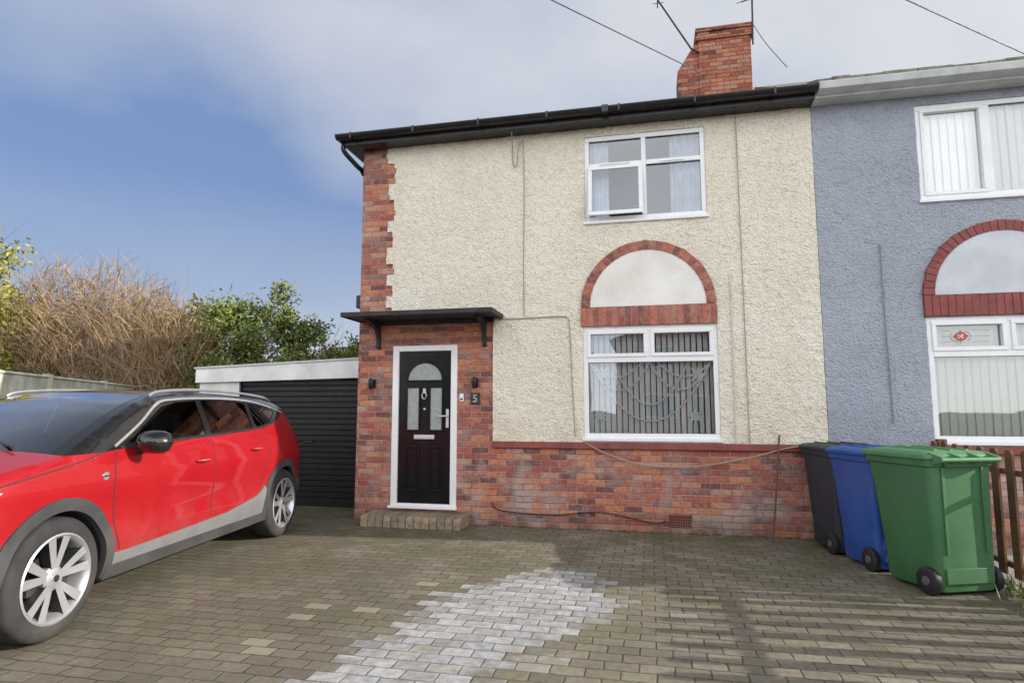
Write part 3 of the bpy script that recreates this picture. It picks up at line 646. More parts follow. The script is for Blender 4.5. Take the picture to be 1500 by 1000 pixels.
# ------------------------------------------------------------------ bins
def rr(w,d,r,cx,cy,z,n=4):
    out=[]
    for qx,qy,a0 in ((1,1,0),(-1,1,90),(-1,-1,180),(1,-1,270)):
        for k in range(n+1):
            a=R(a0+90*k/n); out.append((cx+qx*(w/2-r)+r*math.cos(a),cy+qy*(d/2-r)+r*math.sin(a),z))
    return out
m_hub=pm('grey_hub',(.12,.12,.13),.5)
def make_bin(loc,rot,col,label,sc=1.0,fade=.06,lid=None):
    T=thing('wheelie_bin',(*loc,0),label,'bin','wheelie bins beside the house',rot,sc)
    m=pm('bin_plastic',col,.6,var=.12,vs=3,bump=.1,bs=120,dirt=tuple(.7*c+fade for c in col),dirt_amt=.6)
    ml=m if lid is None else pm('bin_lid_plastic',lid,.6,var=.12,vs=3,bump=.1,bs=120,dirt=tuple(.8*c+fade for c in lid),dirt_amt=.6)
    b=MB()
    prof=[(.47,.49,-.07,.03),(.495,.52,-.06,.06),(.50,.535,-.055,.25),(.535,.59,-.025,.72),(.55,.635,-.005,.93),(.575,.66,0,.935),(.58,.665,0,.985),(.55,.64,0,.99)]
    b.loft([rr(w,d,.05,0,cy,z) for w,d,cy,z in prof]);
    b.box(-.16,.16,-.345,-.30,.93,.985)
    for x in (-.17,.17): b.box(x-.012,x+.012,-.335,-.25,.3,.93)
    b.box(-.2,.2,-.34,-.25,.09,.2)
    b.build('body',m,T,True,smooth=True,bevel=.004)
    b=MB(); lp=[(.60,.70,.985),(.61,.71,.998),(.60,.70,1.02),(.53,.62,1.04),(.38,.45,1.05)]
    b.loft([rr(w,d,.06,0,.01,z) for w,d,z in lp])
    b.box(-.26,.26,.33,.385,.98,1.01); 
    for x in (-.14,0,.14): b.box(x-.015,x+.015,-.25,.27,1.035,1.058)
    b.build('lid',ml,T,True,smooth=True,bevel=.004)
    b=MB(); b.tube([(-.25,-.41,.99),(.25,-.41,.99)],.017,10)
    for x in (-.24,-.08,.08,.24): b.prism([(-.42,.975),(-.42,1.01),(-.30,1.04),(-.28,.94)],x-.012,x+.012,'x')
    b.build('handle',ml,T,True,smooth=True)
    for x in (-.262,.262):
        b=MB()
        b.lathe([(.02,-.03),(.055,-.032),(.06,-.026),(.085,-.03),(.098,-.02),(.1,0),(.098,.02),(.085,.03),(.02,.03)],24,(0,0,0))
        o=b.build('wheel',m_blackm,T,True,smooth=True); o.rotation_euler=(0,0,R(90)); o.location=(x,-.24,.1)
        b=MB(); b.lathe([(.001,-.04),(.03,-.038),(.035,-.03),(.035,.03),(.03,.038),(.001,.04)],14,(0,0,0)); b.build('hub',m_hub,o,True,smooth=True)
    return T
make_bin((1.99,-.42),R(12),(.028,.032,.045),'dark grey wheelie bin against the house wall',1.04,.02)
make_bin((2.12,-1.04),R(16),(.02,.085,.35),'blue wheelie bin with closed lid between other bins',1.04)
make_bin((2.29,-1.70),R(22),(.05,.165,.06),'green wheelie bin with closed lid beside picket fence',1.07,.05,(.09,.24,.1))
b=MB(); b.tube([(1.28,-.30,0),(1.44,-.06,1.16)],.011,8); o=b.build('wooden_pole',pm('pole_wood',(.12,.08,.05),.7)); tag(o,'thin wooden pole leaning against brick plinth','pole')
def ocable(a,bb,sag):
    a=Vector(a);bb=Vector(bb); b=MB(); b.tube([a.lerp(bb,t/16)-Vector((0,0,sag*4*(t/16)*(1-t/16))) for t in range(17)],.009,5)
    tag(b.build('overhead_cable',m_wireb),'thin black overhead telephone cable across the sky','cable','overhead cables')
ocable((1.1,2.97,7.25),(-5.8,-4.05,7.65),.02); ocable((9.6,5.2,6.4),(-.74,-2.28,7.0),.02)
# ------------------------------------------------------------------ vegetation
def leaf_mat(name,a,b_,c):
    q=NT(name); g=q.n('ShaderNodeNewGeometry')
    o=q.ramp(g.outputs['Random Per Island'],[(0,a),(.5,b_),(1,c)])
    o=q.mix(1,o,q.ramp(q.noise(1.3,3),[(.3,(.6,.6,.55)),(.7,(1.3,1.3,1.2))]),'MULTIPLY')
    q.l(o,q.b.inputs['Base Color']); q.b.inputs['Roughness'].default_value=.55; return q.m
def gv(sz=1): return Vector((random.gauss(0,1),random.gauss(0,1),random.gauss(0,sz)))
def twigs(b,base,d,L,r,depth,spread,n=3,seg=4):
    p=Vector(base); d=Vector(d).normalized(); pts=[p.copy()]; rad=[r]
    for k in range(seg):
        d=(d+Vector((random.gauss(0,.12),random.gauss(0,.12),random.gauss(.02,.08)))).normalized()
        p=p+d*(L/seg); pts.append(p.copy()); rad.append(r*(1-.65*(k+1)/seg))
        if depth>0 and k>=1:
            for _ in range(n if k<seg-1 else n+1):
                dd=(d+Vector((random.gauss(0,spread),random.gauss(0,spread),random.gauss(.1,spread*.7)))).normalized()
                twigs(b,p,dd,L*random.uniform(.35,.6),r*.5*(1-.5*k/seg),depth-1,spread,n,3)
    b.tube(pts,rad,3 if r<.02 else 6,caps=False)
    return pts
def tangle(b,c,rx,rz,count):
    c=Vector(c)
    for _ in range(count):
        v=gv().normalized()*random.uniform(.15,1)**.6; p=c+Vector((v.x*rx,v.y*rx,v.z*rz))
        if p.z<.3: continue
        d=(Vector((v.x*.5,v.y*.5,.9))+gv()*.55).normalized(); L=random.uniform(.25,.65); r=random.uniform(.005,.011); pts=[p]
        for k in range(3):
            d=(d+gv()*.22).normalized(); pts.append(pts[-1]+d*L/3)
        b.tube(pts,[r,r*.8,r*.6,r*.3],3,caps=False)
def leaves(b,blobs,count,size,narrow=.45):
    tot=sum(bl[3]*bl[4] for bl in blobs)
    for bl in blobs:
        cx,cy,cz,rx,rz=bl; nsub=20
        subs=[]
        for _ in range(nsub):
            v=gv().normalized()*random.uniform(.4,1.0)
            subs.append((cx+v.x*rx,cy+v.y*rx,cz+v.z*rz,random.uniform(.2,.42)*min(rx,rz)))
        n=int(count*bl[3]*bl[4]/tot)
        for _ in range(n):
            s=random.choice(subs); v=gv(1.2).normalized()*s[3]*(random.uniform(.4,1.2) if random.random()<.85 else random.uniform(1.1,1.9))
            p=Vector(s[:3])+v; a=Vector((random.gauss(0,1),random.gauss(0,1),random.gauss(.4,1))).normalized(); c=a.cross(gv()).normalized()
            L=size*random.uniform(.6,1.3); w=L*narrow
            b.poly([p,p+a*L*.5+c*w*.5,p+a*L,p+a*L*.5-c*w*.5])
def twig_mat():
    q=NT('bare_twig'); g=q.n('ShaderNodeNewGeometry')
    o=q.ramp(g.outputs['Random Per Island'],[(0,(.2,.12,.07)),(.5,(.4,.27,.15)),(1,(.52,.4,.25))])
    q.l(o,q.b.inputs['Base Color']); q.b.inputs['Roughness'].default_value=.9; return q.m
m_twig=twig_mat()
m_bark=pm('bark',(.13,.1,.075),.95,var=.3,bump=.5)
bare=[(-10.6,4.2,1.0,4.0),(-11.3,4.1,1.0,4.5),(-12.0,3.8,1.0,4.9),(-12.7,3.3,1.0,4.8),(-13.3,2.9,1.0,4.3)]
for (x,y,rd,h) in bare:
    T=thing('bare_shrub',(x,y,0),'leafless tangled brown shrub behind board fence','shrub','bare shrubs behind the fence')
    b=MB()
    for k in range(14):
        a=random.uniform(0,6.28); s=random.uniform(.05,.45)
        twigs(b,(x+math.cos(a)*rd*.4,y+math.sin(a)*rd*.4,0),(math.cos(a)*s,math.sin(a)*s,1),h*random.uniform(.5,.62),.02,2,.6,2,4)
    tangle(b,(x,y,h*.56),rd*.95,h*.42,2100)
    b.build('branches',m_twig,T,recalc=False)
m_leafg=leaf_mat('green_leaf',(.09,.125,.03),(.15,.2,.045),(.26,.29,.075))
m_leafy=leaf_mat('yellow_green_leaf',(.2,.21,.03),(.33,.33,.05),(.45,.38,.08))
def bush(name,label,x,y,blobs,count,size,mat,cat,trunks=6,h=2.5):
    T=thing(name,(x,y,0),label,cat)
    b=MB()
    for k in range(trunks):
        a=random.uniform(0,6.28); twigs(b,(x+.25*math.cos(a),y+.25*math.sin(a),0),(.35*math.cos(a),.35*math.sin(a),1),h*random.uniform(.8,1.1),.035,2,.45,2,4)
    b.build('branches' if cat!='tree' else 'trunk',m_bark,T,recalc=False)
    b=MB(); leaves(b,blobs,count,size); b.build('crown',mat,T,recalc=False)
bush('bush','dense green evergreen bush behind the garage',-9.0,5.6,[(-10.0,4.9,2.8,1.1,1.5),(-9.0,5.6,2.9,1.1,1.5),(-8.2,6.5,2.5,.9,1.4),(-7.5,7.0,2.2,.8,1.25),(-9.5,5.2,1.8,1.2,1.2)],29000,.12,m_leafg,'bush',6,2.3)
bush('bush','green evergreen bush beside bare shrubs',-10.9,5.7,[(-11.6,5.9,2.9,1.1,1.5),(-10.6,5.5,2.9,1.0,1.5)],10000,.12,m_leafg,'bush',5,2.2)
bush('tree','yellow-green leafy tree behind the fence',-13.2,1.9,[(-13.6,2.1,4.2,.9,1.2),(-13.3,2.6,2.9,.9,1.3),(-13.0,1.6,2.4,.8,1.0)],8500,.12,m_leafy,'tree',5,3.4)
# ------------------------------------------------------------------ distant house behind garage
def far_house(x,y,w,d,h,rise,label,mat_w,mat_r):
    T=thing('house',(x,y,0),label,'house')
    b=MB(); b.box(x-w/2,x+w/2,y-d/2,y+d/2,0,h); b.build('wall',mat_w,T)
    b=MB(); hip_roof(b,x-w/2-.3,x+w/2+.3,y-d/2-.3,y+d/2+.3,h,rise/(d/2+.3),True,True); b.build('roof',mat_r,T)
    return T
m_slate=pm('grey_slate',(.16,.15,.15),.8,var=.25,vs=3,bump=.5)
far_house(-17.0,25,10,8,3.0,2.1,'distant bungalow with grey hipped roof',m_brick,m_slate)
for hx in (-9,3.5):
    T=thing('house',(hx,-29,0),'red brick semi-detached house across the road','house','houses across the road')
    hl=[(hx-3.9,hx-2.1,1.0,2.3),(hx+2.1,hx+3.9,1.0,2.3),(hx-3.7,hx-2.2,3.7,4.8),(hx+2.2,hx+3.7,3.7,4.8),(hx-1.4,hx-.5,.1,2.2),(hx+.5,hx+1.4,.1,2.2)]
    b=MB(); grid_wall(b,hx-5.2,hx+5.2,0,5.1,hl,-25.5,-25.8); b.box(hx-5.2,hx+5.2,-33,-26.2,0,5.1); b.build('wall',m_brick,T)
    b=MB(); hip_roof(b,hx-5.5,hx+5.5,-33.3,-25.1,5.1,.6,True,True); b.build('roof',m_tile,T)
    for h in hl:
        b=MB(); b.box(h[0],h[1],-25.7,-25.6,h[2],h[3],1); fr(b,h[0],h[1],h[2],h[3],.08,-25.6,-25.52); b.build('window' if h[3]-h[2]<2 else 'door',[m_upvc,m_dark],T)
b=MB()
for k in range(420):
    x=random.gauss(2.82,.09); y=random.uniform(-3.2,-1.0); a=random.uniform(0,6.28); h=random.uniform(.03,.14)
    b.poly([(x,y,0),(x+.014*math.cos(a+1.57),y+.014*math.sin(a+1.57),0),(x+.05*math.cos(a),y+.05*math.sin(a),h)])
for k in range(260):
    x=random.uniform(-1.9,1.9); y=-abs(random.gauss(0,.03))-.01
    if random.random()<.5: x=random.choice([-1.7,-.3,.6,1.5])+random.gauss(0,.12)
    a=random.uniform(0,6.28); h=random.uniform(.01,.05)
    b.poly([(x,y,0),(x+.012*math.cos(a+1.57),y+.012*math.sin(a+1.57),0),(x+.03*math.cos(a),y+.03*math.sin(a),h)])
o=b.build('weeds',m_leafg,recalc=False); o['kind']='stuff'
b=MB()
for k in range(110):
    if random.random()<.6: x,y=random.uniform(-3.7,2),-abs(random.gauss(0,.25))-.05
    else: x,y=random.uniform(-3.2,2.4),random.uniform(-4.8,-.3)
    a=random.uniform(0,6.28); L=random.uniform(.015,.035); z=.006
    b.poly([(x,y,z),(x+L*.5*math.cos(a+.5),y+L*.5*math.sin(a+.5),z+.006),(x+L*math.cos(a),y+L*math.sin(a),z+.002),(x+L*.5*math.cos(a-.5),y+L*.5*math.sin(a-.5),z+.007)])
o=b.build('fallen_leaves',leaf_mat('dead_leaf',(.12,.07,.03),(.22,.13,.05),(.3,.2,.08)),recalc=False); o['kind']='stuff'
# ------------------------------------------------------------------ CAR
sil=[(-.95,.30),(-1.0,.42),(-1.02,.62),(-.98,.80),(-.88,.95),(-.6,1.04),(-.25,1.10),(.08,1.145),(.35,1.265),(.65,1.395),(.95,1.51),(1.15,1.56),(1.5,1.595),(1.95,1.61),(2.4,1.605),(2.8,1.59),(3.15,1.565),(3.45,1.53),(3.58,1.49),(3.68,1.35),(3.79,1.19),(3.90,1.09),(3.98,.90),(4.02,.72),(4.02,.55),(3.97,.40),(3.89,.30)]
up=sil[4:22]
def zsil(s):
    if s<=up[0][0]: return 9
    if s>=up[-1][0]: return 9
    for a,b_ in zip(up,up[1:]):
        if a[0]<=s<=b_[0]: return a[1]+(b_[1]-a[1])*(s-a[0])/(b_[0]-a[0])
def Wd(s,z):
    w=.925
    if s<-.3: w-=.30*((-.3-s)/.72)**2.2
    if s>3.1: w-=.15*((s-3.1)/.9)**2
    if z<.55: w-=.05*((.55-z)/.27)**1.5
    if .8<z<=1.13: w-=.035*((z-.8)/.33)**2
    if z>1.13: w-=.035+.43*(z-1.13)
    w+=.010*math.exp(-((z-.95)/.07)**2)-.016*math.exp(-((z-.66)/.13)**2)
    zs=zsil(s)
    qd=(z-(zs-.07))/.07
    if qd>0: w-=.06*(1-math.sqrt(max(0,1-min(1,qd)**2)))
    return w
S0=1.63
F0=Vector((-3.73,-4.35,0)); u=Vector((-.1427,.9898,0)); nv=Vector((.9898,.1427,0))
car=thing('parked_car',tuple(F0+u*S0-nv*.915),'red compact SUV with black roof parked on block paved driveway','car',rot=math.atan2(.9898,-.1427))
def carpaint():
    q=NT('red_car_paint')
    base=q.ramp(q.noise(3,4),[(.3,(.34,.002,.008)),(.7,(.38,.004,.011))])
    o=sepobj(q); d=q.M('MULTIPLY',q.mr(o[2],.8,.42,0,.3),q.mr(q.noise(5,6),.35,.7))
    q.l(q.mix(d,base,(.25,.13,.11,1)),q.b.inputs['Base Color'])
    q.b.inputs['Roughness'].default_value=.5; q.b.inputs['Specular IOR Level'].default_value=.3; q.b.inputs['Coat Weight'].default_value=.6; q.b.inputs['Coat Roughness'].default_value=.04
    return q.m
m_red=carpaint()
m_roofb=pm('black_roof_paint',(.012,.012,.014),.2,coat=.6,var=.1)
m_clad=pm('grey_sill_cladding',(.19,.19,.2),.5,var=.12,vs=4,dirt=(.24,.22,.2),dirt_amt=.5)
m_cladb=pm('dark_arch_cladding',(.05,.052,.056),.6,var=.15,vs=5,dirt=(.12,.11,.1),dirt_amt=.5)
m_rub=pm('tyre_rubber',(.03,.03,.033),.8,var=.2,vs=8,dirt=(.1,.09,.08),dirt_amt=.5,bump=.2)
m_alloy=pm('alloy',(.55,.56,.58),.35,.6,var=.08)
m_trim=pm('bright_trim',(.8,.81,.83),.25,.8,var=.05)
m_rail=pm('brushed_rail',(.5,.51,.53),.4,.7,var=.08)
m_alloyd=pm('dark_alloy',(.035,.036,.04),.45,.3,var=.1)
m_seat=pm('seat_fabric',(.07,.07,.075),.9)
def side_panel(name,loop,mat,holes=(),off=0,grid=.05,rim=None,parent=car,sides=(-1,1)):
    bm=bmesh.new(); es=[]
    for lp in (loop,*holes):
        vs=[bm.verts.new((p[0],0,p[1])) for p in lp]
        for k in range(len(vs)): es.append(bm.edges.new((vs[k],vs[(k+1)%len(vs)])))
    bmesh.ops.triangle_fill(bm,use_beauty=True,use_dissolve=False,edges=es,normal=(0,-1,0))
    xs=[p[0] for p in loop]; zs=[p[1] for p in loop]
    for ax,lo,hi in ((0,min(xs),max(xs)),(2,min(zs),max(zs))):
        t=math.ceil(lo/grid)*grid
        while t<hi:
            if t>lo+1e-4:
                pc=[0,0,0];pc[ax]=t;no=[0,0,0];no[ax]=1
                bmesh.ops.bisect_plane(bm,geom=bm.verts[:]+bm.edges[:]+bm.faces[:],plane_co=pc,plane_no=no,dist=1e-5)
            t+=grid
    bmesh.ops.join_triangles(bm,faces=bm.faces[:],cmp_seam=False,cmp_sharp=False,cmp_uvs=False,cmp_vcols=False,cmp_materials=False,angle_face_threshold=.1,angle_shape_threshold=1.2)
    newv=[]
    if rim is not None:
        be=[e for e in bm.edges if e.is_boundary]
        r=bmesh.ops.extrude_edge_only(bm,edges=be); newv=[v for v in r['geom'] if isinstance(v,bmesh.types.BMVert)]
    ns=set(newv)
    bm.verts.index_update()
    V0=[(v.co.x,v.co.z,(rim if v in ns else off)) for v in bm.verts]; F=[[v.index for v in f.verts] for f in bm.faces]; bm.free()
    obs=[]
    for sg in sides:
        V=[(s-S0,sg*(Wd(s,z)+of),z) for s,z,of in V0]
        me=bpy.data.meshes.new(name); me.from_pydata(V,[],F if sg<0 else [list(reversed(f)) for f in F]); me.materials.append(mat)
        me.polygons.foreach_set('use_smooth',[True]*len(me.polygons)); me.set_sharp_from_angle(angle=R(45)); me.update()
        o=bpy.data.objects.new(name,me); put(o,parent,True); obs.append(o)
    return obs
wc=[(0.0,.38),(3.255,.38)]; ra=.43; zb=.27
def arc(c,r,a0,a1,n=26): return [(c[0]+r*math.cos(R(a0+(a1-a0)*k/n)),c[1]+r*math.sin(R(a0+(a1-a0)*k/n))) for k in range(n+1)]
am=math.degrees(math.asin((zb-.38)/ra))
belt=[(.08,1.145),(.4,1.15),(.6,1.165),(1.1,1.185),(1.7,1.205),(2.3,1.225),(2.75,1.25),(3.05,1.285),(3.3,1.345),(3.58,1.49)]
ib=sil.index((3.58,1.49)); ic=sil.index((.08,1.145))
low=sil[:ic+1]+belt[1:]+sil[ib+1:]
loop=low+[(3.82,zb)]+arc(wc[1],ra,am,180-am)+arc(wc[0],ra,am,180-am)+[(-.85,zb)]
side_panel('body_side',loop,m_red)
wf=[(.66,1.205),(.9,1.33),(1.18,1.475),(1.4,1.515),(1.71,1.535),(1.71,1.225)]
wr=[(1.80,1.228),(1.80,1.537),(2.2,1.54),(2.6,1.522),(2.6,1.255)]
wq=[(2.68,1.262),(2.68,1.517),(2.9,1.50),(3.24,1.43),(3.02,1.31)]
side_panel('pillars',belt+sil[ib-1:ic:-1],m_roofb,[wf,wr,wq])
side_panel('window',wf,m_cglass,off=-.006); side_panel('window',wr,m_cglassd,off=-.006); side_panel('window',wq,m_cglassd,off=-.006)
def dens(P,st=.06):
    out=[]
    for a,b_ in zip(P,P[1:]):
        n=max(1,round(math.dist(a,b_)/st)); out+=[(a[0]+(b_[0]-a[0])*k/n,a[1]+(b_[1]-a[1])*k/n) for k in range(n)]
    return out+[P[-1]]
DS=dens(sil)
def top_surface():
    NF=20; groups={'bonnet':MB(),'roof':MB(),'windscreen':MB(),'tailgate':MB(),'rear_window':MB()}
    def sm(t): t=max(0,min(1,t)); return t*t*(3-2*t)
    def pt(p,f):
        w=Wd(*p); cr=.05 if p[0]>-.9 and p[0]<3.9 else .0
        k=1-abs(f)**2.4
        dx=0
        if p[0]<-.5: dx=-.10*k*min(1,(-.5-p[0])/.4)
        if -.5<=p[0]<1.3: dx=-.10*k*sm((p[0]+.5)/.58)*sm((1.3-p[0])/1.1)
        if p[0]>3.5: dx=.05*k
        return (p[0]+dx-S0,f*w,p[1]+cr*k*(.7 if p[1]>1.5 else 1))
    for i in range(len(DS)-1):
        a,b_=DS[i],DS[i+1]; ms=(a[0]+b_[0])/2; mz=(a[1]+b_[1])/2
        for j in range(NF):
            f0=-1+2*j/NF; f1=-1+2*(j+1)/NF; fm=abs((f0+f1)/2)
            if ms<.08: g='bonnet'
            elif ms<1.15: g='windscreen' if fm<.9 else 'roof'
            elif mz>1.48 or ms<3.4: g='roof'
            elif mz>1.14 and ms<3.86: g='rear_window' if fm<.85 else 'tailgate'
            else: g='tailgate'
            groups[g].poly([pt(a,f0),pt(b_,f0),pt(b_,f1),pt(a,f1)])
    for g,m in (('bonnet',m_red),('roof',m_roofb),('windscreen',m_cglass),('tailgate',m_red),('rear_window',m_cglassd)):
        o=groups[g].build(g,m,car,True,recalc=False); bm=bmesh.new(); bm.from_mesh(o.data); bmesh.ops.remove_doubles(bm,verts=bm.verts,dist=1e-4); bmesh.ops.recalc_face_normals(bm,faces=bm.faces); bm.to_mesh(o.data); bm.free()
        o.data.polygons.foreach_set('use_smooth',[True]*len(o.data.polygons))
top_surface()
for c in wc:
    a2=math.degrees(math.asin((zb-c[1])/.50))
    side_panel('wheel_arch_trim',arc(c,.50,a2,180-a2,30)+arc(c,ra-.012,180-am,am,30),m_cladb,off=.016,rim=-.03)
side_panel('sill_trim',[(.46,.33),(.47,.43),(.62,.425),(1.2,.44),(2.0,.47),(2.6,.55),(2.785,.63),(2.82,.50),(2.83,.33)],m_clad,off=.014,rim=-.02)
side_panel('sill_trim',[(.43,.25),(.45,.345),(2.85,.345),(2.88,.25)],m_cladb,off=.02,rim=-.06)
side_panel('bumper_trim',[(3.72,.29),(3.76,.55),(4.0,.58),(3.97,.40),(3.89,.30)],m_cladb,off=.012,rim=-.02)
side_panel('bumper_trim',[(-.99,.40),(-.95,.29),(-.5,.27),(-.5,.42)],m_cladb,off=.012,rim=-.02)
def strip(name,path,w,mat,off,rim=None):
    L=[];Rr=[]
    for k,p in enumerate(path):
        a=Vector(path[max(0,k-1)]);c=Vector(path[min(len(path)-1,k+1)]); d=(c-a).normalized(); n=Vector((-d.y,d.x))*w/2
        L.append((p[0]+n.x,p[1]+n.y)); Rr.append((p[0]-n.x,p[1]-n.y))
    return side_panel(name,L+Rr[::-1],mat,off=off,rim=rim,grid=.1)
def cp2(P,n=6): return [(v.x,v.y) for v in curve_pts([(p[0],p[1],0) for p in P],n)]
strip('window_chrome',cp2([(.5,1.185),(.85,1.345),(1.15,1.505),(1.4,1.543),(1.8,1.56),(2.3,1.562),(2.75,1.542),(3.1,1.493),(3.47,1.42)]),.018,m_trim,.006,-.004)
strip('beltline_trim',cp2([(.55,1.172),(1.1,1.192),(1.7,1.212),(2.3,1.233),(2.75,1.257),(3.05,1.292)]),.018,m_blackm,.006,-.004)
m_seam=m_dark
strip('door_seam',cp2([(.50,1.15),(.46,1.0),(.46,.8),(.50,.6),(.56,.44)]),.009,m_seam,.002)
strip('door_seam',cp2([(1.76,1.21),(1.77,1.0),(1.76,.75),(1.73,.48)]),.009,m_seam,.002)
strip('door_seam',cp2([(2.75,1.25),(2.82,1.1),(2.86,.98),(2.78,.86),(2.70,.72),(2.69,.58)]),.009,m_seam,.002)
strip('bonnet_seam',cp2([(-.85,.93),(-.5,1.0),(-.1,1.06),(.2,1.11),(.38,1.15)]),.008,m_seam,.002)
for sx in (1.55,2.55):
    for sg in (-1,1):
        b=MB(); zz_=1.0 if sx<2 else 1.04
        pts=[(sx-S0+t*.2-.1,sg*(Wd(sx,zz_)+.012+.028*math.sin(math.pi*t)),zz_) for t in [0,.15,.35,.5,.65,.85,1]]
        b.tube(pts,[.008,.013,.014,.014,.014,.013,.008],8); o=b.build('door_handle',m_red,car,True,smooth=True)
        b=MB(); b.tube([(p[0],p[1]+sg*.012,p[2]+.004) for p in pts[1:-1]],.005,6); b.build('handle_chrome',m_trim,o,True,smooth=True)
side_panel('tail_light',[(3.72,1.10),(3.66,1.21),(3.76,1.22),(3.88,1.09),(3.96,.95),(3.83,.97)],pm('tail_light_red',(.25,.01,.01),.15,coat=1),off=.006,rim=-.01)
side_panel('headlight',[(-.96,.74),(-.98,.84),(-.86,.94),(-.55,.99),(-.45,.97),(-.62,.86)],pm('headlight_lens',(.5,.52,.55),.1,coat=1),off=.006,rim=-.01)
b=MB(); yb=-(Wd(.36,.99)+.002)
b.lathe([(.001,-.006),(.028,-.006),(.03,0)],16,(.36-S0,yb,.985)); b.box(.33-S0,.39-S0,yb-.012,yb-.004,.982,.99,1); b.build('badge',[m_trim,m_roofb],car,True,smooth=True)
b=MB(); b.box(-1.11-S0,-1.03-S0,-.42,.42,.60,.82); b.build('grille',m_blackm,car,True,bevel=.02)
b=MB(); b.box(-1.14-S0,-1.10-S0,-.26,.26,.42,.53); b.build('number_plate',m_upvc,car,True)
for sy in (-.55,.1):
    b=MB(); b.tube([(.0-S0,sy,1.2),(.1-S0,sy+.2,1.23),(.17-S0,sy+.52,1.25)],.009,6); b.build('wiper',m_blackm,car,True)
for sg in (-1,1):
    b=MB(); cx,cy,cz=.76-S0,sg*1.045,1.205; rings=[]
    for k in range(9):
        t=-1+2*k/8; r=math.sqrt(max(.02,1-abs(t)**3)); yy=cy+t*.135
        rings.append([(cx-.055+.12*r*math.cos(2*math.pi*j/16)*(1.0 if math.cos(2*math.pi*j/16)<0 else .45),yy,cz+.09*r*math.sin(2*math.pi*j/16)) for j in range(16)])
    b.loft(rings); o=b.build('mirror',m_roofb,car,True,smooth='full')
    b=MB(); b.tube([(cx-.02,cy-sg*.06,cz-.04),(cx-.02,sg*.86,cz-.065)],[.035,.04],8); b.build('mirror_arm',m_blackm,o,True,smooth=True)
for sg in (-1,1):
    pts=[]
    for s in (1.15,1.25,1.6,2.0,2.4,2.8,3.2,3.34):
        h=-.005 if s in (1.15,3.34) else .022
        pts.append((s-S0,sg*(Wd(s,zsil(s)-.03)-.06),zsil(s)+.01+h))
    b=MB(); b.tube(curve_pts(pts,4),.014,8); b.build('roof_rail',m_rail,car,True,smooth=True)
b=MB()
b.box(.46-S0,2.8-S0,-.84,.84,.24,.34); b.box(-.9-S0,-.42-S0,-.6,.6,.26,.5); b.box(3.70-S0,3.88-S0,-.7,.7,.28,.5)
for c in wc:
    for sg in (-1,1):
        pr=arc(c,ra+.005,-16,196,24)
        for k in range(len(pr)-1):
            b.poly([(pr[k][0]-S0,sg*.885,pr[k][1]),(pr[k+1][0]-S0,sg*.885,pr[k+1][1]),(pr[k+1][0]-S0,sg*.55,pr[k+1][1]),(pr[k][0]-S0,sg*.55,pr[k][1])])
        b.poly([(p[0]-S0,sg*.55,p[1]) for p in pr])
b.build('underbody',m_dark,car,True,recalc=False)
b=MB(); b.box(.35-S0,3.5-S0,-.8,.8,.5,.55); b.box(.3-S0,.7-S0,-.76,.76,.8,1.12)
b.build('dashboard',m_seat,car,True,bevel=.04)
for sx,sy in ((1.35,-.4),(1.35,.4),(2.45,-.42),(2.45,.42)):
    b=MB(); b.prism([(sx-.1-S0,.55),(sx+.35-S0,.55),(sx+.5-S0,1.22),(sx+.36-S0,1.24),(sx+.22-S0,.75),(sx-.12-S0,.72)],sy-.24,sy+.24); b.box(sx+.38-S0,sx+.48-S0,sy-.13,sy+.13,1.24,1.42); b.build('seat',m_seat,car,True,bevel=.03)
b=MB(); b.tube([(.98-S0+.07*math.sin(t*math.pi/10),.4+.18*math.cos(t*math.pi/10),1.05+.18*math.sin(t*math.pi/10)) for t in range(21)],.014,8); b.build('steering_wheel',m_seat,car,True,smooth=True)
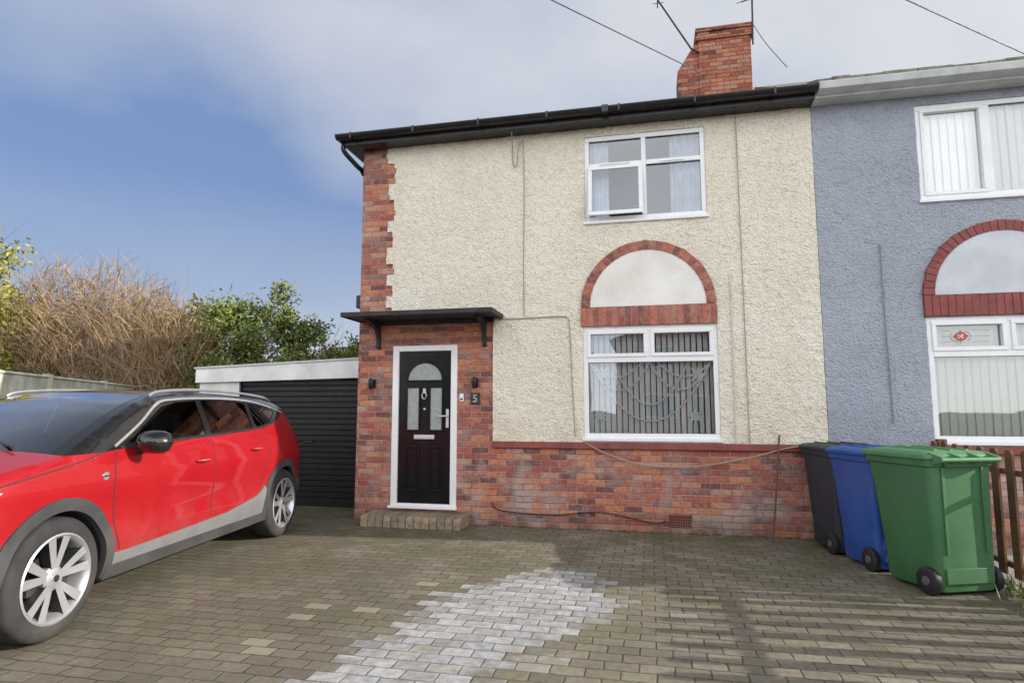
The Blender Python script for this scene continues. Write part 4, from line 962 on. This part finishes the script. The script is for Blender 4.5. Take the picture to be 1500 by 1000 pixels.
m_disc=pm('brake_steel',(.3,.28,.26),.4,1)
def wheel(c,sg):
    cy=sg*.80
    b=MB(); prof=[(.262,-.11),(.28,-.12),(.335,-.118),(.362,-.105),(.378,-.085),(.38,-.04),(.38,.04),(.378,.085),(.362,.105),(.335,.118),(.28,.12),(.262,.11)]
    b.lathe(prof,56)
    ty=b.build('wheel',m_rub,car,True,smooth=True); ty.location=(c[0]-S0,cy,c[1])
    b=MB(); b.lathe([(.268,.11),(.28,.122),(.268,.128),(.258,.116),(.24,.09),(.24,-.1)],48)
    b.lathe([(.001,.0),(.24,.0)],40,m=1)
    for k in range(5):
        for dlt in (-.13,.13):
            a=2*math.pi*k/5+dlt+.3; t1=2*math.pi*k/5+.3+dlt*1.75
            p0=Vector((.05*math.cos(a-dlt*.3),.05*math.sin(a-dlt*.3))); p1=Vector((.258*math.cos(t1),.258*math.sin(t1)))
            d=(p1-p0).normalized(); n=Vector((-d.y,d.x)); w0,w1=.019,.03
            q4=[p0+n*w0,p0-n*w0,p1-n*w1,p1+n*w1]
            f=[(v.x,.098 if i<2 else .118,v.y) for i,v in enumerate(q4)]; bk=[(v.x,.04,v.y) for v in q4]
            base=len(b.v); b.v+=f+bk
            for fc_,mi in (((0,1,2,3),0),((4,7,6,5),1),((0,4,5,1),1),((1,5,6,2),1),((2,6,7,3),1),((3,7,4,0),1)):
                b.f.append(tuple(base+i for i in fc_)); b.m.append(mi)
    b.lathe([(.001,.112),(.03,.112),(.034,.104),(.06,.101),(.078,.088),(.078,.05)],28,m=0)
    b.lathe([(.001,.114),(.022,.114)],20,m=1)
    rim=b.build('rim',[m_alloy,m_alloyd],ty,True,smooth=True,recalc=False)
    b=MB(); b.lathe([(.06,.03),(.15,.03),(.15,.015),(.06,.015)],32); b.box(.07,.15,.01,.05,-.08,.08); b.build('brake_disc',m_disc,ty,True,smooth=True)
    if sg<0: ty.rotation_euler=(0,0,math.pi)
for c in wc:
    for sg in (-1,1): wheel(c,sg)
print('done')
